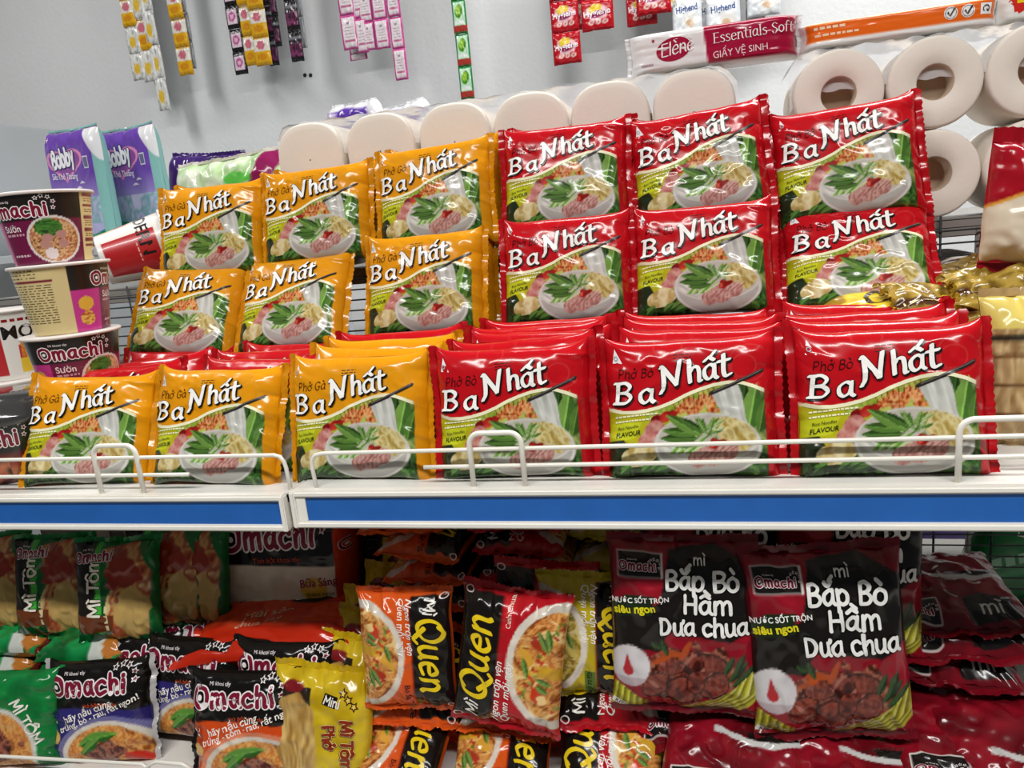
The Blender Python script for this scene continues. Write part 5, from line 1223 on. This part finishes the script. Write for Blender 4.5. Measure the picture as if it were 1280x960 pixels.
# --- right bay
# packets leaning back along the shelf front
P_(QP['orange', 1], 'orange noodle packet leaning far back at the shelf front below the orange upright one', -.352, .655, LZ + .004, (-62, 0, -4)); P_(QP['orange', 0], 'orange noodle packet lying flat under the upright orange packet, left pile', -.335, .700, -.300, (-78, 0, 5)); P_(QP['orange', 1], 'orange noodle packet lowest in the left pile below the upright orange packet', -.33, .73, -.336, (-82, 0, -3))
P_(QP['orange', 0], 'orange noodle packet leaning far back at the shelf front below the red upright one', -.228, .655, LZ + .004, (-60, 0, 3)); P_(QP['orange', 1], 'orange noodle packet lying flat under the upright red packet', -.225, .70, -.302, (-80, 0, -4)); P_(QP['orange', 0], 'orange noodle packet lowest under the upright red packet', -.228, .73, -.336, (-82, 0, 4))
P_(QP['red', 1], 'red noodle packet leaning far back at the shelf front below the yellow upright one', -.112, .652, LZ + .012, (-55, 0, -3)); P_(QP['red', 0], 'red noodle packet lying flat below the yellow upright packet, upper one', -.11, .70, -.286, (-74, 0, 3)); P_(QP['red', 1], 'red noodle packet lying flat below the yellow upright packet, lower one', -.112, .732, -.326, (-80, 0, -4))
# upright ones
P_(QP['orange', 0], 'upright orange noodle packet with yellow lettering reading downwards', -.325, .690, -.268, (-9, 0, 3)); P_(QP['red', 0], 'upright tilted red noodle packet with yellow lettering reading upwards', -.218, .680, -.276, (-12, 8, -2), s=(1.08, 1, 1.1)); P_(QP['yellow', 0], 'upright yellow-green noodle packet between the red packet and the dark beef packet', -.132, .722, -.262, (-8, 2, 2))
P_(QP['red', 1], 'red noodle packet directly behind the upright tilted red one', -.185, .728, -.266, (-12, 5, 4), s=(1.05, 1, 1.08))
for k in range(8):
    P_(QP['orange', k % 2], f'orange noodle packet lying flat, {NTH[k]} in the pile behind the upright orange packet', -.345 + j(.010), .795 + j(.008), -.345 + .0345 * k, (-86 + j(3), j(2), j(7)))
    P_(QP['red', k % 2], f'red noodle packet lying flat, {NTH[k]} in the pile behind the upright red packet', -.222 + j(.010), .805 + j(.008), -.345 + .0345 * k, (-86 + j(3), j(2), j(7)))
    if k < 7: P_(QP['yellow', k % 2], f'yellow-green noodle packet, {NTH[k]} in the pile behind the upright yellow-green one', -.112 + j(.008), .84 + j(.006), -.345 + .0345 * k, (-86 + j(3), j(2), j(7)))
# beef packets
P_(BP[0], 'dark red beef noodle packet standing upright, left one of two large ones', -.030, .686, -.246, (-11, 1, 1)); P_(BP[1], 'dark red beef noodle packet with plastic glare, right one of two large ones', .108, .684, -.262, (-9, -3, 3), s=(1.0, 1, 1.06))
P_(BP[1], 'dark red beef noodle packet behind the left large one', -.005, .742, -.226, (-11, 3, -3)); P_(BP[0], 'dark red beef noodle packet behind the right large one, top in the shade', .128, .742, -.214, (-10, 3, 4))
P_(BT[0], 'dark red beef noodle packet lying at the shelf front below the left large one', .012, .632, -.318, (-66, 0, -6)); P_(BT[1], 'dark red beef noodle packet right under the left large one', -.012, .70, -.300, (-72, 0, 6)); P_(BP[0], 'dark red beef noodle packet lowest below the left large one', -.002, .71, -.338, (-84, 0, -4))
P_(BT[1], 'dark red beef noodle packet lying at the shelf front below the right large one', .138, .625, -.322, (-68, 3, 7)); P_(BT[0], 'dark red beef noodle packet right under the right large one', .125, .70, -.308, (-70, 0, -6)); P_(BP[1], 'dark red beef noodle packet lowest below the right large one', .14, .71, -.338, (-84, 0, 3))
P_(BT[0], 'dark red beef noodle packet tilted at the lower right corner of the shelf', .265, .632, -.322, (-58, -10, -8)); P_(BT[1], 'dark red beef noodle packet lying behind the tilted one in the lower right corner', .232, .662, -.308, (-74, 8, 4)); P_(BP[0], 'dark red beef noodle packet lowest in the lower right corner', .25, .65, -.338, (-84, 0, 3))
for k in range(7): P_(BT[k % 2], f'dark red beef noodle packet, {NTH[k]} of the flat pile at the right', .232 + j(.014), .745 + j(.012), -.345 + .0258 * k, (-85 + j(3), j(4), j(9)))
# goods on the far side of the gondola, seen through the wire back, plus added cartons that block light
CART = plain('dark_carton', '#4a3c30', .8, var=.08)
for k in range(5):
    t = thing('light_block_carton', f'added brown light-blocking carton behind the wire back panel, {["leftmost", "second from the left", "middle", "second from the right", "rightmost"][k]} of five', 'carton', (-1.0 + .262 * k, 1.10, -.36))
    bevel_box('carton_body', (.256, .19, .385), CART, t, (0, 0, .1925), .004); bevel_box('tape', (.04, .192, .387), plain('carton_tape', '#6a5a44', .4), t, (0, 0, .1925), .001)
t = thing('rear_shelf', 'bottom grey rear shelf behind the wire back panel', 'shelf', (-.2, 1.17, -.366)); bevel_box('deck', (1.9, .36, .010), GREY_STEEL, t, (0, 0, 0), .001)
def gbox(X, Y):
    P = Paint(X, Y, '#14783a'); P.mott(X > -9, ['#0f6a30', '#1c8a46'], 3, 2); P.poly([(.5, .0), (1.0, .4), (1.0, .0)], '#8a7a6a'); P.put((Y > .82) & (X > .6), '#c8d8cc'); P.line([(.0, .2), (.9, .75)], .03, '#3aa866'); return P.c
d = Decal(); d.greek(.1, .35, .9, .1, '#a8dcb8', 2, 32, 3, .1); d.greek(.3, .8, .95, .1, '#e8f0ea', 2, 8, 5, .1)
q = at(1262, 715, 1.04)
soft_pack('soap_box', 'green printed box tilted behind the wire back at the right', 'box', .13, .14, .05, 'z', gbox, d, '#14783a', 170, 1.0, 40, 40, (q[0] - .012, 1.06, q[2] - .07), (-8, 24, 6), lump=.0005, crease=.0004, ear=0, fin=.001, pexp=14, qexp=14)
bl = thing('support_carton', 'dark carton under the green printed box behind the wire back', 'carton', (.44, 1.09, -.36)); bevel_box('carton_body', (.24, .15, .05), CART, bl, (0, 0, .026), .003)
q = at(1168, 668, 1.9)
soft_pack('diaper_pack', 'purple pack hanging over the white shelf beyond the wire back', 'diaper pack', .16, .09, .05, 'x', lambda X, Y: Paint(X, Y, '#4a3a7a').mott(X > -9, ['#3a2c66', '#6a5a98', '#b88ab0'], 4, 3) is None or Paint(X, Y, '#54448a').c, None, '#4a3a7a', 172, 1.0, 30, 20, (q[0], 1.86, q[2] + .006), (0, 0, 0), lump=.003, crease=.002)
wz = at(1170, 672, 1.85)[2]
t = thing('white_shelf_unit', 'white shelf unit across the far aisle, seen through the wire back', 'shelf', (wz * 0 + .75, 1.95, -.85)); WP = plain('white_panel', '#f2f2f0', .5)
bevel_box('back_board', (1.0, .02, .85), WP, t, (0, .1, .425), .002)
for k in range(5): bevel_box('shelf_rail', (1.0, .03, .012), plain('rail_grey', '#b8bcbc', .4), t, (0, .075, .1 + .17 * k), .002)

# drop prototypes that no packet used
for pr in list(PHO.values()) + list(QP.values()) + list(BP.values()) + list(OP.values()) + list(GP.values()) + list(MP.values()) + list(BT.values()):
    if not pr[1]:
        for ch in list(pr[0].children): bpy.data.objects.remove(ch)
        bpy.data.objects.remove(pr[0])
